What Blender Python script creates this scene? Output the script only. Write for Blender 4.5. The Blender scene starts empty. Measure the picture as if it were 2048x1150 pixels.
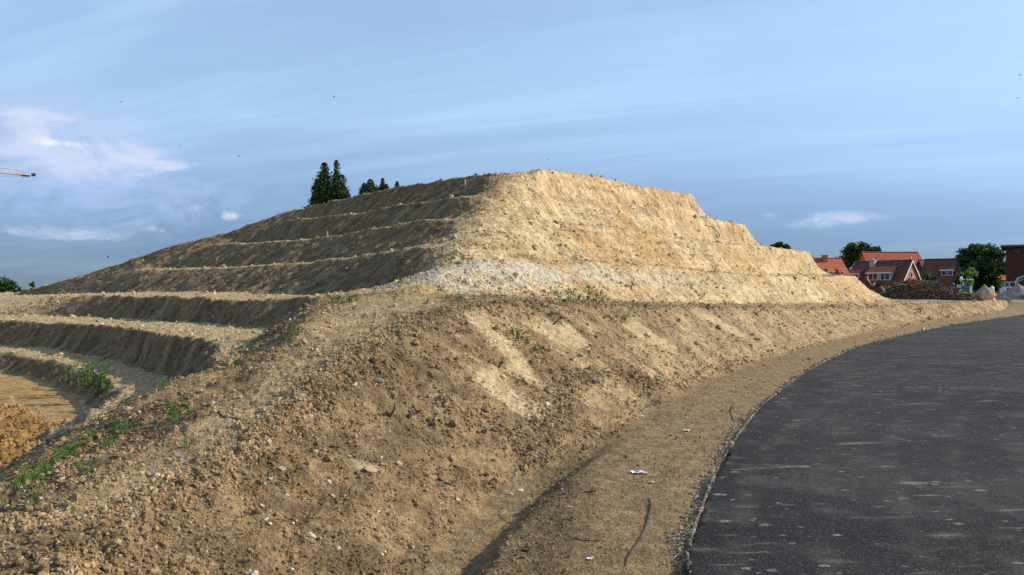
import bpy, bmesh, math, random
import numpy as np
from mathutils import Vector, Matrix, Euler

random.seed(7)
rng = np.random.default_rng(11)
scene = bpy.context.scene
C = scene.collection
R = math.radians

# ------------------------------------------------------------------ camera
cam_d = bpy.data.cameras.new("camera")
cam = bpy.data.objects.new("camera", cam_d)
C.objects.link(cam)
cam.location = (0.0, 0.0, 1.7)
cam.rotation_euler = (R(90.0) + math.atan(10 / 1600), 0.0, 0.0)
cam_d.sensor_width = 36.0
cam_d.lens = 36.0 * 1600 / 2048
cam_d.clip_start = 0.05
cam_d.clip_end = 9000.0
scene.camera = cam

# ------------------------------------------------------------------ light
SUN_AZ = R(-8.0)       # sun stands to the right, this far behind the camera's right hand
SUN_EL = R(29.0)
to_sun = Vector((math.cos(SUN_AZ) * math.cos(SUN_EL), -math.sin(SUN_AZ) * math.cos(SUN_EL), math.sin(SUN_EL)))
sun_d = bpy.data.lights.new("sun", 'SUN')
sun_d.energy = 5.0
sun_d.angle = R(0.55)
sun_d.color = (1.0, 0.91, 0.77)
sun = bpy.data.objects.new("sun", sun_d)
C.objects.link(sun)
sun.rotation_euler = (-to_sun).to_track_quat('-Z', 'Y').to_euler()
sun.location = (30, -5, 30)

world = bpy.data.worlds.new("World")
scene.world = world
world.use_nodes = True
scene.view_settings.view_transform = 'Standard'
scene.view_settings.look = 'None'
scene.view_settings.exposure = 0.17
scene.view_settings.gamma = 1.0
scene.view_settings.use_curve_mapping = False
scene.cycles.use_denoising = False


def pixdir(px, py):
    """direction of a photo pixel (2048 wide), y = 1"""
    return ((px - 1024) / 1600.0, 1.0, (585 - py) / 1600.0)


class NT:
    """small node-tree helper"""
    def __init__(self, tree):
        self.t = tree
        self.n = tree.nodes
        self.l = tree.links

    def add(self, kind, **kw):
        nd = self.n.new(kind)
        for k, v in kw.items():
            setattr(nd, k, v)
        return nd

    def put(self, sock, v):
        if hasattr(v, 'is_linked') or isinstance(v, bpy.types.NodeSocket):
            self.l.new(v, sock)
        elif isinstance(v, (tuple, list)):
            if len(v) == 3 and sock.type == 'RGBA':
                v = (*v, 1.0)
            sock.default_value = v
        else:
            sock.default_value = v

    def math(self, op, a, b=None, c=None, clamp=False):
        nd = self.add('ShaderNodeMath', operation=op, use_clamp=clamp)
        self.put(nd.inputs[0], a)
        if b is not None:
            self.put(nd.inputs[1], b)
        if c is not None:
            self.put(nd.inputs[2], c)
        return nd.outputs[0]

    def vmath(self, op, a, b=None, out=0):
        nd = self.add('ShaderNodeVectorMath', operation=op)
        self.put(nd.inputs[0], a)
        if b is not None:
            self.put(nd.inputs[1], b)
        return nd.outputs[out]

    def mix(self, fac, a, b, mode='MIX'):
        nd = self.add('ShaderNodeMix', data_type='RGBA', blend_type=mode)
        self.put(nd.inputs[0], fac)
        self.put(nd.inputs[6], a)
        self.put(nd.inputs[7], b)
        return nd.outputs[2]

    def noise(self, vec, scale, detail=4, rough=0.55, dist=0.0, out=0):
        nd = self.add('ShaderNodeTexNoise')
        if vec is not None:
            self.put(nd.inputs['Vector'], vec)
        self.put(nd.inputs['Scale'], scale)
        self.put(nd.inputs['Detail'], detail)
        self.put(nd.inputs['Roughness'], rough)
        self.put(nd.inputs['Distortion'], dist)
        return nd.outputs[out]

    def voronoi(self, vec, scale, feature='F1', out=0, rand=1.0):
        nd = self.add('ShaderNodeTexVoronoi', feature=feature)
        if vec is not None:
            self.put(nd.inputs['Vector'], vec)
        self.put(nd.inputs['Scale'], scale)
        self.put(nd.inputs['Randomness'], rand)
        return nd.outputs[out]

    def ramp(self, fac, stops, interp='LINEAR'):
        nd = self.add('ShaderNodeValToRGB')
        nd.color_ramp.interpolation = interp
        els = nd.color_ramp.elements
        while len(els) < len(stops):
            els.new(0.5)
        for e, (p, c) in zip(els, stops):
            e.position = p
            if isinstance(c, (int, float)):
                c = (c, c, c)
            e.color = (*c[:3], 1.0)
        self.put(nd.inputs[0], fac)
        return nd.outputs[0]

    def maprange(self, v, a, b, c=0.0, d=1.0, smooth=True):
        nd = self.add('ShaderNodeMapRange', interpolation_type='SMOOTHSTEP' if smooth else 'LINEAR')
        for i, x in enumerate((v, a, b, c, d)):
            self.put(nd.inputs[i], x)
        return nd.outputs[0]

    def bump(self, h, strength=0.5, dist=0.01, normal=None):
        nd = self.add('ShaderNodeBump')
        self.put(nd.inputs['Height'], h)
        self.put(nd.inputs['Strength'], strength)
        self.put(nd.inputs['Distance'], dist)
        if normal is not None:
            self.put(nd.inputs['Normal'], normal)
        return nd.outputs[0]


# ------------------------------------------------------------------ sky (world shader)
def build_sky():
    t = NT(world.node_tree)
    t.n.clear()
    sky = t.add('ShaderNodeTexSky', sky_type='NISHITA')
    sky.sun_disc = False
    sky.sun_elevation = SUN_EL
    sky.sun_rotation = R(90.0) + SUN_AZ
    sky.altitude = 60
    sky.air_density = 1.0
    sky.dust_density = 0.55
    sky.ozone_density = 2.2
    tc = t.add('ShaderNodeTexCoord')
    d = t.vmath('NORMALIZE', tc.outputs['Generated'])
    sp = t.add('ShaderNodeSeparateXYZ')
    t.put(sp.inputs[0], d)
    dx, dy, dz = sp.outputs
    base = t.vmath('SCALE', sky.outputs[0])
    base.node.inputs['Scale'].default_value = 0.146
    # the lower sky goes blue-grey with distance haze rather than cream
    low = t.maprange(dz, 0.02, 0.30, 1.0, 0.0)
    tint = t.mix(low, (1, 1, 1), (0.215, 0.305, 0.54))
    base = t.mix(1.0, base, tint, 'MULTIPLY')
    # cirrus: thin veils drawn out across the sky
    zc = t.math('ADD', t.math('MAXIMUM', dz, 0.0), 0.10)
    cx = t.math('DIVIDE', dx, zc)
    cy = t.math('DIVIDE', dy, zc)
    cv = t.add('ShaderNodeCombineXYZ')
    t.put(cv.inputs[0], t.math('ADD', t.math('MULTIPLY', cx, 0.62), t.math('MULTIPLY', cy, 0.12)))
    t.put(cv.inputs[1], t.math('ADD', t.math('MULTIPLY', cy, 1.15), t.math('MULTIPLY', cx, 0.42)))
    n1 = t.noise(cv.outputs[0], 0.62, 6, 0.56, 0.9)
    sv = t.vmath('MULTIPLY', cv.outputs[0], (0.8, 2.6, 1.0))
    n2 = t.noise(sv, 0.9, 7, 0.60, 0.7)
    veil = t.math('ADD', t.math('MULTIPLY', n1, 0.65), t.math('MULTIPLY', n2, 0.36))
    veil = t.math('ADD', 0.32, t.math('MULTIPLY', t.maprange(veil, 0.42, 0.80), 0.68))
    veil = t.math('MULTIPLY', veil, t.maprange(dz, 0.05, 0.22, 0.30, 1.0))
    col = t.mix(t.math('MULTIPLY', veil, 0.72), base, (0.63, 0.89, 1.20))

    # low cumulus banks: patches at their own bearings, edges broken by noise
    nz = t.noise(t.vmath('MULTIPLY', d, (1, 1, 2.2)), 13.0, 9, 0.66, 0.5)
    nbig = t.noise(t.vmath('MULTIPLY', d, (1, 1, 1.6)), 3.2, 3, 0.5)

    def bank(col, px, py, wx, wz, colour, thr, amt, soft=0.16):
        v = Vector(pixdir(px, py)).normalized()
        az = math.atan2(v.x, v.y)
        a = t.math('ARCTAN2', dx, dy)
        u = t.math('DIVIDE', t.math('SUBTRACT', a, az), wx / 1600)
        w = t.math('DIVIDE', t.math('SUBTRACT', dz, v.z), wz / 1600)
        r2 = t.math('ADD', t.math('MULTIPLY', u, u), t.math('MULTIPLY', w, w))
        g = t.math('EXPONENT', t.math('MULTIPLY', r2, -1.0))
        f = t.math('ADD', g, t.math('MULTIPLY', t.math('SUBTRACT', nz, 0.5), 3.4))
        f = t.math('MULTIPLY', t.maprange(f, thr - .15, thr + soft + .55), t.math('MULTIPLY', t.maprange(g, .05, .75), amt * .62, clamp=True))
        return t.mix(f, col, colour)

    white = (0.62, 0.69, 0.86)
    grey = (0.44, 0.53, 0.78)
    for args in ((40, 262, 190, 80, grey, 0.15, 1.3, .4), (200, 370, 330, 90, (0.40, 0.53, 0.80), 0.2, 1.0, .5), (150, 320, 210, 50, white, 0.45, 1.2, .3),
                 (60, 240, 110, 34, white, 0.50, 1.3), (310, 325, 110, 18, white, 0.55, 1.3),
                 (130, 286, 60, 9, (0.8, 0.84, 0.93), 0.66, 1.2),
                 (120, 395, 330, 60, (0.36, 0.52, 0.80), 0.45, .7, .4), (457, 433, 24, 15, (0.72, 0.72, 0.86), 0.6, 1.2),
                 (385, 412, 30, 16, white, 0.68, .9), (100, 465, 170, 16, white, 0.68, .8),
                 (310, 458, 30, 10, white, 0.68, .8),
                 (1535, 432, 34, 16, white, 0.62, .95), (1690, 432, 110, 17, white, 0.62, .85),
                 (1640, 445, 90, 14, (0.55, 0.66, 0.86), 0.55, .8)):
        col = bank(col, *args)
    bg = t.add('ShaderNodeBackground')
    t.put(bg.inputs[0], col)
    bg.inputs[1].default_value = 1.0
    out = t.add('ShaderNodeOutputWorld')
    t.l.new(bg.outputs[0], out.inputs[0])


build_sky()

# ------------------------------------------------------------------ numpy noise
_g = np.random.default_rng(5)
_ang = _g.uniform(0, 2 * np.pi, 1024).astype(np.float32)
_GX, _GY = np.cos(_ang), np.sin(_ang)


def _hash(i, j, s):
    h = (i * 374761393 + j * 668265263 + s * 974711) & 0xFFFFFFFF
    h = ((h ^ (h >> 13)) * 1274126177) & 0xFFFFFFFF
    return h ^ (h >> 16)


def pn(x, y, f=1.0, s=0):
    """gradient noise, about -1..1"""
    x = np.asarray(x, np.float64) * f + 137.3
    y = np.asarray(y, np.float64) * f + 91.7
    fi, fj = np.floor(x), np.floor(y)
    i, j = fi.astype(np.int64), fj.astype(np.int64)
    u = (x - fi).astype(np.float32)
    v = (y - fj).astype(np.float32)
    su = u * u * u * (u * (u * 6 - 15) + 10)
    sv = v * v * v * (v * (v * 6 - 15) + 10)

    def c(di, dj):
        h = _hash(i + di, j + dj, s) & 1023
        return _GX[h] * (u - di) + _GY[h] * (v - dj)
    a = c(0, 0) * (1 - su) + c(1, 0) * su
    b = c(0, 1) * (1 - su) + c(1, 1) * su
    return (a * (1 - sv) + b * sv) * 1.5


def fbm(x, y, f, o=4, g=0.5, s=0):
    r = 0.0
    a = 1.0
    for k in range(o):
        r = r + a * pn(x, y, f * 2 ** k, s + 17 * k)
        a *= g
    return r


def clod(x, y, f, s=0, dens=1.0):
    """rounded lumps, 0..1 in height, one per noise cell (dens = share of the cells that hold one)"""
    x = np.asarray(x, np.float64) * f + 211.1
    y = np.asarray(y, np.float64) * f + 57.7
    i = np.floor(x).astype(np.int64)
    j = np.floor(y).astype(np.int64)
    best = np.zeros(x.shape, np.float32)
    for di in (-1, 0, 1):
        for dj in (-1, 0, 1):
            h = _hash(i + di, j + dj, s)
            px = i + di + (h & 1023) / 1023.0
            py = j + dj + ((h >> 10) & 1023) / 1023.0
            q = ((h >> 20) & 1023) / 1023.0
            r = 0.22 + 0.4 * q
            d2 = ((x - px) ** 2 + (y - py) ** 2) / (r * r)
            hh = np.sqrt(np.clip(1 - d2, 0, 1)) * r / 0.62
            hh = np.where((q * 7.31) % 1.0 < dens, hh, 0)
            best = np.maximum(best, hh.astype(np.float32))
    return best


def sstep(a, b, x):
    t = np.clip((x - a) / (b - a), 0, 1)
    return t * t * (3 - 2 * t)


# ------------------------------------------------------------------ terrain break lines
# worked out in "units" (eye height 3.5); K turns them into metres (eye height 1.7)
K = 1.7 / 3.5
CELL = 0.15
X0, X1, Y0, Y1 = -100.0, 125.0, -14.0, 200.0
NX, NY = int((X1 - X0) / CELL), int((Y1 - Y0) / CELL)


def P(px, py, y):
    return ((px - 1024) / 1600 * y, y, 3.5 - (py - 585) / 1600 * y)


def flat(lst, z):
    """pixels on a level surface of height z: distance follows from the height"""
    out = []
    for px, py in lst:
        y = (3.5 - z) * 1600 / (py - 585)
        out.append(((px - 1024) / 1600 * y, y, z))
    return out


def PL(lst, Y):
    return [P(px, py, Y / (1 + (px - 1024) / 1600)) for px, py in lst]


def inward(line, n, w0, w1, dz=0.06):
    """inner edge of a bench: the crest line moved by w along n (plan)"""
    m = len(line) - 1
    r = []
    for i, (x, y, z) in enumerate(line):
        w = w0 + (w1 - w0) * i / m
        r.append((x + n[0] * w, y + n[1] * w, z + dz * w))
    return r


LINES = []
q7 = (0.7071, 0.7071)
L0 = PL([(1040, 339), (1000, 343), (940, 352), (880, 361), (760, 381), (680, 398), (620, 412), (585, 422)], 53.5)
L1 = PL([(965, 386), (940, 390), (880, 399), (800, 411), (720, 425), (620, 437), (575, 443), (545, 447)], 48)
L2 = PL([(945, 433), (920, 434), (857, 437), (752, 458), (655, 472), (558, 484), (470, 487), (415, 490)], 43.2)
L3 = PL([(905, 484), (830, 492), (752, 509), (664, 520), (529, 531), (400, 537), (330, 538), (270, 539)], 36.8)
L4 = PL([(652, 592), (600, 594), (547, 598), (476, 600), (427, 599), (308, 592), (171, 590), (0, 594), (-110, 596)], 25)
LINES += [L0, L1, L2, L3, L4]
LINES += [inward(L1, q7, 0.7, 2.2), inward(L2, q7, 0.7, 1.8), inward(L3, q7, 0.8, 1.6), inward(L4, q7, 5.0, 5.0, .03)]
# the left end of the hill: one long even hip that forms the skyline, then turns away behind
HIP = [P(585, 421, 74), P(520, 441, 73.5), P(420, 474, 74), P(330, 497, 75), P(260, 519, 76.5), P(200, 540, 78), P(100, 569, 81), P(0, 588, 85)]
LINES.append(HIP)
LINES.append([(x + 1.5, y + 5, z - .5) for x, y, z in HIP])
LINES.append([(x + 5, y + 13, z * .8 - .2) for x, y, z in HIP])
x, y, z = L4[-1]
LINES.append([(x, y, z), (x + 6, y + 18, z), (x + 22, y + 34, z - .2)])
L5 = flat([(427, 683), (342, 673), (256, 657), (137, 646), (0, 641), (-110, 640)], 1.9)
L5i = flat([(560, 666), (475, 652), (393, 646), (308, 640), (171, 634), (0, 630), (-110, 628.5)], 2.0)
L5e = flat([(427, 683), (434, 700), (428, 722)], 1.9) + [(-6.6, 17.6, 1.8)]
FLK = [L5i[0], (-7.6, 24, 2.0), (-6.9, 20.3, 1.98), (-6.7, 18.6, 1.92)]
LINES += [L5, L5i, L5e, FLK]
L6 = flat([(244, 772), (205, 753), (137, 726), (102, 721), (0, 703), (-110, 694)], 0.55)
L6i = flat([(352, 757), (307, 739), (256, 726), (205, 713), (154, 705), (85, 696), (0, 691), (-110, 688)], 0.62)
L6e = flat([(244, 772), (226, 796), (205, 812)], 0.55) + [(-9.6, 18.3, .5), (-8.9, 16.4, .6)]
LINES += [L6, L6i, L6e, [L6i[0], (-9.8, 23, .62), (-8.8, 20, .66), (-8.1, 18.0, .85)]]
PITE = flat([(-110, 722), (0, 745), (60, 756), (103, 774), (154, 796), (172, 817), (160, 846)], -0.15)
PITF = PITE + [(-10.9, 18.5, -.15), (-10.0, 15, -.15), (-9.5, 11, -.15), (-9.3, 5, -.15), (-9.3, -4, -.15), (-9.3, -14, -.15)]
LINES += [PITF]
for yy in (-10, 0, 8, 16, 24, 32):
    LINES.append([(-60, yy, -.15), (-30, yy, -.15), (-16, min(yy, 24), -.15), (-13, min(yy, 14), -.15)])
# the rough mound of sand in the pit
LINES.append([(-10.9, 16.6, .0), (-12.0, 16.4, .22), (-13.6, 17.2, .32), (-16, 17, .38), (-19, 16.5, .3)])
# foreground ridge
RL = [P(652, 592, 32.6), P(641, 600, 29), P(630, 614, 24.5), P(612, 637, 20), P(598, 653, 19.3), P(564, 687, 18.8),
      P(513, 707, 18.4), P(430, 733, 17.7), P(359, 762, 17.0), P(290, 796, 15.9), P(200, 848, 14.0), P(118, 898, 12.5), P(36, 953, 11.3),
      P(-30, 1000, 10.2), (-6.6, 6, .8), (-6.6, 0, .8), (-6.8, -14, .8)]
RR = [P(922, 608, 26), P(870, 622, 23.8), P(813, 645, 21.3), P(750, 680, 18.5), P(700, 710, 17.2), P(600, 790, 14.2), P(530, 850, 12.8),
      P(430, 915, 11.4), P(300, 1010, 9.6), P(150, 1130, 7.9), (-4.2, 5, .75), (-4.2, 0, .75), (-4.3, -14, .75)]
LINES += [RL, RR]
BC = [P(922, 608, 26), P(1008, 604, 27.4), P(1098, 606, 29), P(1198, 612, 33), P(1300, 615, 38.5), P(1400, 615, 45), P(1457, 614, 50), P(1590, 617, 63),
      P(1700, 615.5, 79), P(1731, 614, 86), P(1786, 609, 99), P(1849, 606, 113), P(1957, 603, 150), P(2048, 598, 192)]
LINES += [BC]
TOE = [(-2.6, -14, -.1), (-2.3, 0, -.1), (-1.95, 5, -.12), (-1.62, 8.5, -.2)] + [P(px, py, yy) for px, py, yy in
      ((830, 1150, 10.6), (880, 1089, 11.9), (928, 1053, 12.8), (977, 989, 14.85), (1041, 960, 16), (1105, 922, 17.2), (1170, 899, 18.2), (1228, 867, 19.9),
       (1266, 838, 22.1), (1330, 800, 26))] + flat([(1400, 766), (1527, 718), (1621, 693), (1716, 668), (1811, 652), (1906, 636), (2001, 623)], 0.0) + [(125, 200, .0)]
DIT = [(-1.3, 5, -.3), (-.95, 8.5, -.34), (-.72, 10.3, -.36), (-.48, 11.6, -.36), (-.05, 13.2, -.34), (.35, 14.4, -.32), (1.0, 16.2, -.30), (1.75, 18.3, -.26), (2.7, 20.4, -.18), (4.2, 23.6, -.06)]
STR = [(-1.5, -14, 0), (-1.2, 0, 0), (-.85, 5, 0), (-.52, 8.5, 0)] + flat([(978, 1150), (1009, 1079), (1041, 1053), (1086, 1002), (1105, 986), (1157, 947), (1218, 902), (1266, 873), (1330, 834), (1395, 790)], 0.0)
LINES += [TOE, DIT, STR]
REDGE = [(1.1, -14, 0), (1.35, 0, 0), (1.65, 5, 0)] + flat([(1368, 1150), (1385, 1080), (1415, 990), (1450, 915), (1500, 845), (1527, 812), (1621, 740), (1716, 696), (1780, 679), (1875, 658), (1938, 647), (2048, 630)], 0.0) + [(112, 163, 0), (125, 180, 0)]
LINES += [REDGE]
for o in (6, 12, 20, 40):
    LINES.append([(min(x + o * .83, 124), max(y - o * .56, -13.5), 0.0) for x, y, z in REDGE])
# right face of the upper hill
HT = [P(850, 588, 28.5), P(930, 590, 30), P(1000, 592, 32), P(1100, 596, 36), P(1200, 601, 41), P(1300, 605, 46.7), P(1400, 607, 53), P(1500, 609, 61.5), P(1600, 608, 71.7), P(1700, 604, 85), P(1790, 600, 101.5)]
B3 = [P(*a) for a in ((960, 522, 38), (1054, 521, 42), (1234, 524, 50.5), (1363, 536, 57.5), (1460, 547, 64), (1540, 553, 71.6), (1630, 552, 83), (1710, 552, 98))]
B2 = [P(*a) for a in ((1030, 452, 48), (1130, 448, 53), (1234, 452, 58.5), (1363, 477, 66.8), (1460, 488, 75), (1540, 492, 83.6), (1620, 505, 93.5))]
B1 = [P(*a) for a in ((1080, 395, 56), (1200, 398, 63.5), (1300, 417, 69.6), (1428, 438, 78.7), (1490, 448, 84.5))]
BT = [P(*a) for a in ((1040, 339, 54.1), (1060, 337, 55.5), (1130, 341, 63), (1200, 353, 68.9), (1290, 373, 74.8), (1385, 388, 81.3))]
SPN = [P(*a) for a in ((850, 588, 28.5), (868, 545, 33), (900, 520, 36.3), (938, 487, 40), (972, 450, 44.5), (1003, 405, 48.8), (1030, 365, 52), (1050, 338, 54.5))]
LINES += [HT, B3, B2, B1, BT, SPN]
nr = (-0.83, 0.55)
LINES += [inward(B3, nr, .15, 2.0), inward(B2, nr, .15, 1.9), inward(B1, nr, .1, 1.9)]
# plateau, far right corner, back of the hill, land behind
for L in (BT, B1, B2, B3, HT):
    x, y, z = L[-1]
    LINES.append([(x, y, z), (x + .4, y + 2.2, z - .05), (x - 2.5, y + 7, z - .1), (x - 10, y + 16, z - .3)])
LINES.append([(16, 92, 9.2), (0, 95, 8.9), (-14, 90, 8.2)])
LINES.append([(62, 118, 2.1), (50, 138, 2.1), (0, 140, 2.1), (-60, 138, 2.1), (-100, 150, 2.1)])
LINES.append([(-100, 195, 2.1), (0, 195, 2.1), (60, 195, 2.1), (92, 195, 2.1)])
LINES.append([(70, 140, 2.1), (80, 170, 2.1), (88, 195, 2.0)])
LINES.append([(92, 170, 2.1), (104, 185, 2.1), (112, 196, 2.1)])
LINES.append([(30, 165, 2.1), (-30, 165, 2.1), (-90, 170, 2.1)])


def densify(line, step):
    out = []
    for a, b in zip(line[:-1], line[1:]):
        a, b = np.array(a, float), np.array(b, float)
        m = max(1, int(np.hypot(*(b - a)[:2]) / step))
        for k in range(m):
            out.append(a + (b - a) * k / m)
    out.append(np.array(line[-1], float))
    return np.array(out)


def smooth_line(line, it=2):
    p = np.array(line, float)
    for _ in range(it):
        q = np.empty((2 * len(p) - 2, 3))
        q[0::2] = p[:-1] * .75 + p[1:] * .25
        q[1::2] = p[:-1] * .25 + p[1:] * .75
        p = np.vstack([p[:1], q[1:-1] if False else q, p[-1:]])
    return p


PTS = np.vstack([densify([tuple(v) for v in smooth_line(l)], 0.05) for l in LINES])


def solve():
    H = None
    for lev in (32, 16, 8, 4, 2, 1):
        c = CELL * lev
        nx, ny = int(math.ceil(NX / lev)), int(math.ceil(NY / lev))
        ix = np.clip(((PTS[:, 0] - X0) / c).astype(int), 0, nx - 1)
        iy = np.clip(((PTS[:, 1] - Y0) / c).astype(int), 0, ny - 1)
        key = iy * nx + ix
        cnt = np.bincount(key, minlength=nx * ny).astype(np.float32)
        sm = np.bincount(key, weights=PTS[:, 2], minlength=nx * ny).astype(np.float32)
        fix = (cnt > 0).reshape(ny, nx)
        val = (sm / np.maximum(cnt, 1)).reshape(ny, nx)
        if H is None:
            H = np.full((ny, nx), 1.0, np.float32)
            it = 500
        else:
            # bilinear-ish upsample: repeat, then relax
            H = np.repeat(np.repeat(H, 2, 0), 2, 1)[:ny, :nx]
            it = {16: 300, 8: 220, 4: 140, 2: 80, 1: 45}[lev]
        H[fix] = val[fix]
        for _ in range(it):
            Q = np.pad(H, 1, mode='edge')
            N = (Q[:-2, 1:-1] + Q[2:, 1:-1] + Q[1:-1, :-2] + Q[1:-1, 2:]) * 0.25
            H = np.where(fix, val, N)
    # round the creases a little
    for _ in range(2):
        Q = np.pad(H, 1, mode='edge')
        H = (Q[:-2, 1:-1] + Q[2:, 1:-1] + Q[1:-1, :-2] + Q[1:-1, 2:] + 4 * Q[1:-1, 1:-1]) / 8
    return H.astype(np.float32)


HGT = solve()


def blunt_nose(H):
    """the hill's near corner is a broad rounded nose, not an arris"""
    p = densify(SPN[2:], .4)
    xs_ = X0 + (np.arange(NX) + .5) * CELL
    ys_ = Y0 + (np.arange(NY) + .5) * CELL
    jx = slice(int((-14 - X0) / CELL), int((14 - X0) / CELL))
    jy = slice(int((22 - Y0) / CELL), int((68 - Y0) / CELL))
    gx, gy = np.meshgrid(xs_[jx], ys_[jy])
    d = np.full(gx.shape, 99.0)
    for q in p:
        d = np.minimum(d, np.hypot(gx - q[0], gy - q[1]))
    S = H[jy, jx]
    B = S.copy()
    for _ in range(260):
        Q = np.pad(B, 1, mode='edge')
        B = (Q[:-2, 1:-1] + Q[2:, 1:-1] + Q[1:-1, :-2] + Q[1:-1, 2:] + 4 * Q[1:-1, 1:-1]) / 8
    w = 1 - sstep(1.0, 3.6, d)
    H[jy, jx] = S * (1 - w) + (B + .12) * w
    return H


HGT = blunt_nose(HGT)
GXc = X0 + (np.arange(NX) + .5) * CELL
GYc = Y0 + (np.arange(NY) + .5) * CELL


def samp(grid, x, y):
    fx = np.clip((np.asarray(x) - X0) / CELL - .5, 0, NX - 1.001)
    fy = np.clip((np.asarray(y) - Y0) / CELL - .5, 0, NY - 1.001)
    i = fx.astype(np.int32)
    j = fy.astype(np.int32)
    u = (fx - i).astype(np.float32)
    v = (fy - j).astype(np.float32)
    return (grid[j, i] * (1 - u) + grid[j, i + 1] * u) * (1 - v) + (grid[j + 1, i] * (1 - u) + grid[j + 1, i + 1] * u) * v


def blur(g, n):
    g = g.astype(np.float32)
    for _ in range(n):
        Q = np.pad(g, 1, mode='edge')
        g = (Q[:-2, 1:-1] + Q[2:, 1:-1] + Q[1:-1, :-2] + Q[1:-1, 2:] + 4 * Q[1:-1, 1:-1]) / 8
    return g


def poly_mask(poly):
    """even-odd fill of a plan polygon on the raster"""
    m = np.zeros((NY, NX), bool)
    p = [(a[0], a[1]) for a in poly]
    for (xa, ya), (xb, yb) in zip(p, p[1:] + p[:1]):
        if ya == yb:
            continue
        lo, hi = min(ya, yb), max(ya, yb)
        rows = np.where((GYc >= lo) & (GYc < hi))[0]
        if len(rows) == 0:
            continue
        xs = xa + (GYc[rows] - ya) / (yb - ya) * (xb - xa)
        m[rows] ^= GXc[None, :] < xs[:, None]
    return m


GRAD_Y, GRAD_X = np.gradient(HGT, CELL)
SLOPE = blur(np.hypot(GRAD_X, GRAD_Y), 3)

# signed distance to the berm crest (positive towards the road) and length along it
CR = np.array(RR[::-1][:-1] + BC)[:, :2]


def crest_coords(x, y):
    best = np.full(np.shape(x), 1e9, np.float32)
    tt = np.zeros(np.shape(x), np.float32)
    ss = np.zeros(np.shape(x), np.float32)
    acc = 0.0
    for a, b in zip(CR[:-1], CR[1:]):
        d = b - a
        ln = float(np.hypot(*d))
        d = d / ln
        u = (x - a[0]) * d[0] + (y - a[1]) * d[1]
        w = (x - a[0]) * d[1] - (y - a[1]) * d[0]
        uc = np.clip(u, 0, ln)
        dd = (u - uc) ** 2 + w * w
        m = dd < best
        best = np.where(m, dd, best)
        tt = np.where(m, acc + uc, tt)
        ss = np.where(m, np.where(w >= 0, 1, -1) * np.sqrt(dd), ss)
        acc += ln
    return tt, ss


_xx, _yy = np.meshgrid(GXc[::2], GYc[::2])
_t, _s = crest_coords(_xx, _yy)


def up2(g):
    return np.repeat(np.repeat(g, 2, 0), 2, 1)[:NY, :NX]


CT, CS = blur(up2(_t), 2), blur(up2(_s), 2)
if CT.shape != (NY, NX):
    CT = np.pad(CT, ((0, NY - CT.shape[0]), (0, NX - CT.shape[1])), mode='edge')
    CS = np.pad(CS, ((0, NY - CS.shape[0]), (0, NX - CS.shape[1])), mode='edge')

# zones of the ground
back = [(62, 118), (50, 138), (0, 140), (-60, 138), (-100, 150)]
flank = [(-7.4, 17.8), (-8.4, 17.6), (-9.6, 18.3), (-10.9, 18.5), (-10.0, 15), (-9.5, 11), (-9.3, 5), (-9.3, -14)]
Z_ROAD = poly_mask(REDGE + [(300, 180), (300, -14)])
Z_VERGE = poly_mask(TOE + REDGE[::-1]) & ~Z_ROAD
Z_HILL = poly_mask(HT + back + [(-100, 60)] + PITE + [(-9.6, 18.3), (-8.4, 17.6), (-7.4, 17.8)] + FLK[::-1] + [RL[0], SPN[0]])
Z_PIT = poly_mask(PITF + [(-100, -14), (-100, 60)]) & ~Z_HILL
Z_EMB = poly_mask(TOE[:-1] + BC[::-1][:3] + HT[::-1] + [RL[0]] + FLK + flank + [(-2.6, -14)]) & ~Z_HILL & ~Z_VERGE
ZONE = np.zeros((NY, NX), np.uint8)          # 0 ground
ZONE[Z_EMB] = 1
ZONE[Z_HILL] = 2
ZONE[Z_PIT] = 3
ZONE[Z_VERGE] = 4
ZONE[Z_ROAD] = 5
M_EMB, M_HILL, M_PIT, M_VERGE, M_ROAD = (blur(m, 4) for m in (ZONE == 1, ZONE == 2, ZONE == 3, ZONE == 4, ZONE == 5))
# hill: share of the right-hand face (right of the spine)
_sx = np.array([p[0] for p in SPN])
_sy = np.array([p[1] for p in SPN])
RIGHT = blur(np.clip((GXc[None, :] - np.interp(GYc, np.r_[-14, _sy, 200], np.r_[_sx[0], _sx, 0])[:, None]) / 2.4 + 1.0, 0, 1), 6)


def cast(px, py, grid=None):
    """first hit of a photo pixel's ray with the terrain (units)"""
    g = HGT if grid is None else grid
    dx, _, dz = pixdir(px, py)
    ys = np.concatenate([np.arange(2.0, 60, .02), np.arange(60, 190, .1)])
    zs = 3.5 + dz * ys
    h = samp(g, dx * ys, ys)
    hit = np.where(zs <= h)[0]
    y = ys[hit[0]] if len(hit) else 190.0
    return dx * y, y


def px_mask(polys, soft=6):
    m = np.zeros((NY, NX), bool)
    for p in polys:
        m |= poly_mask([cast(*q) for q in p])
    return blur(m, soft)


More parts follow.
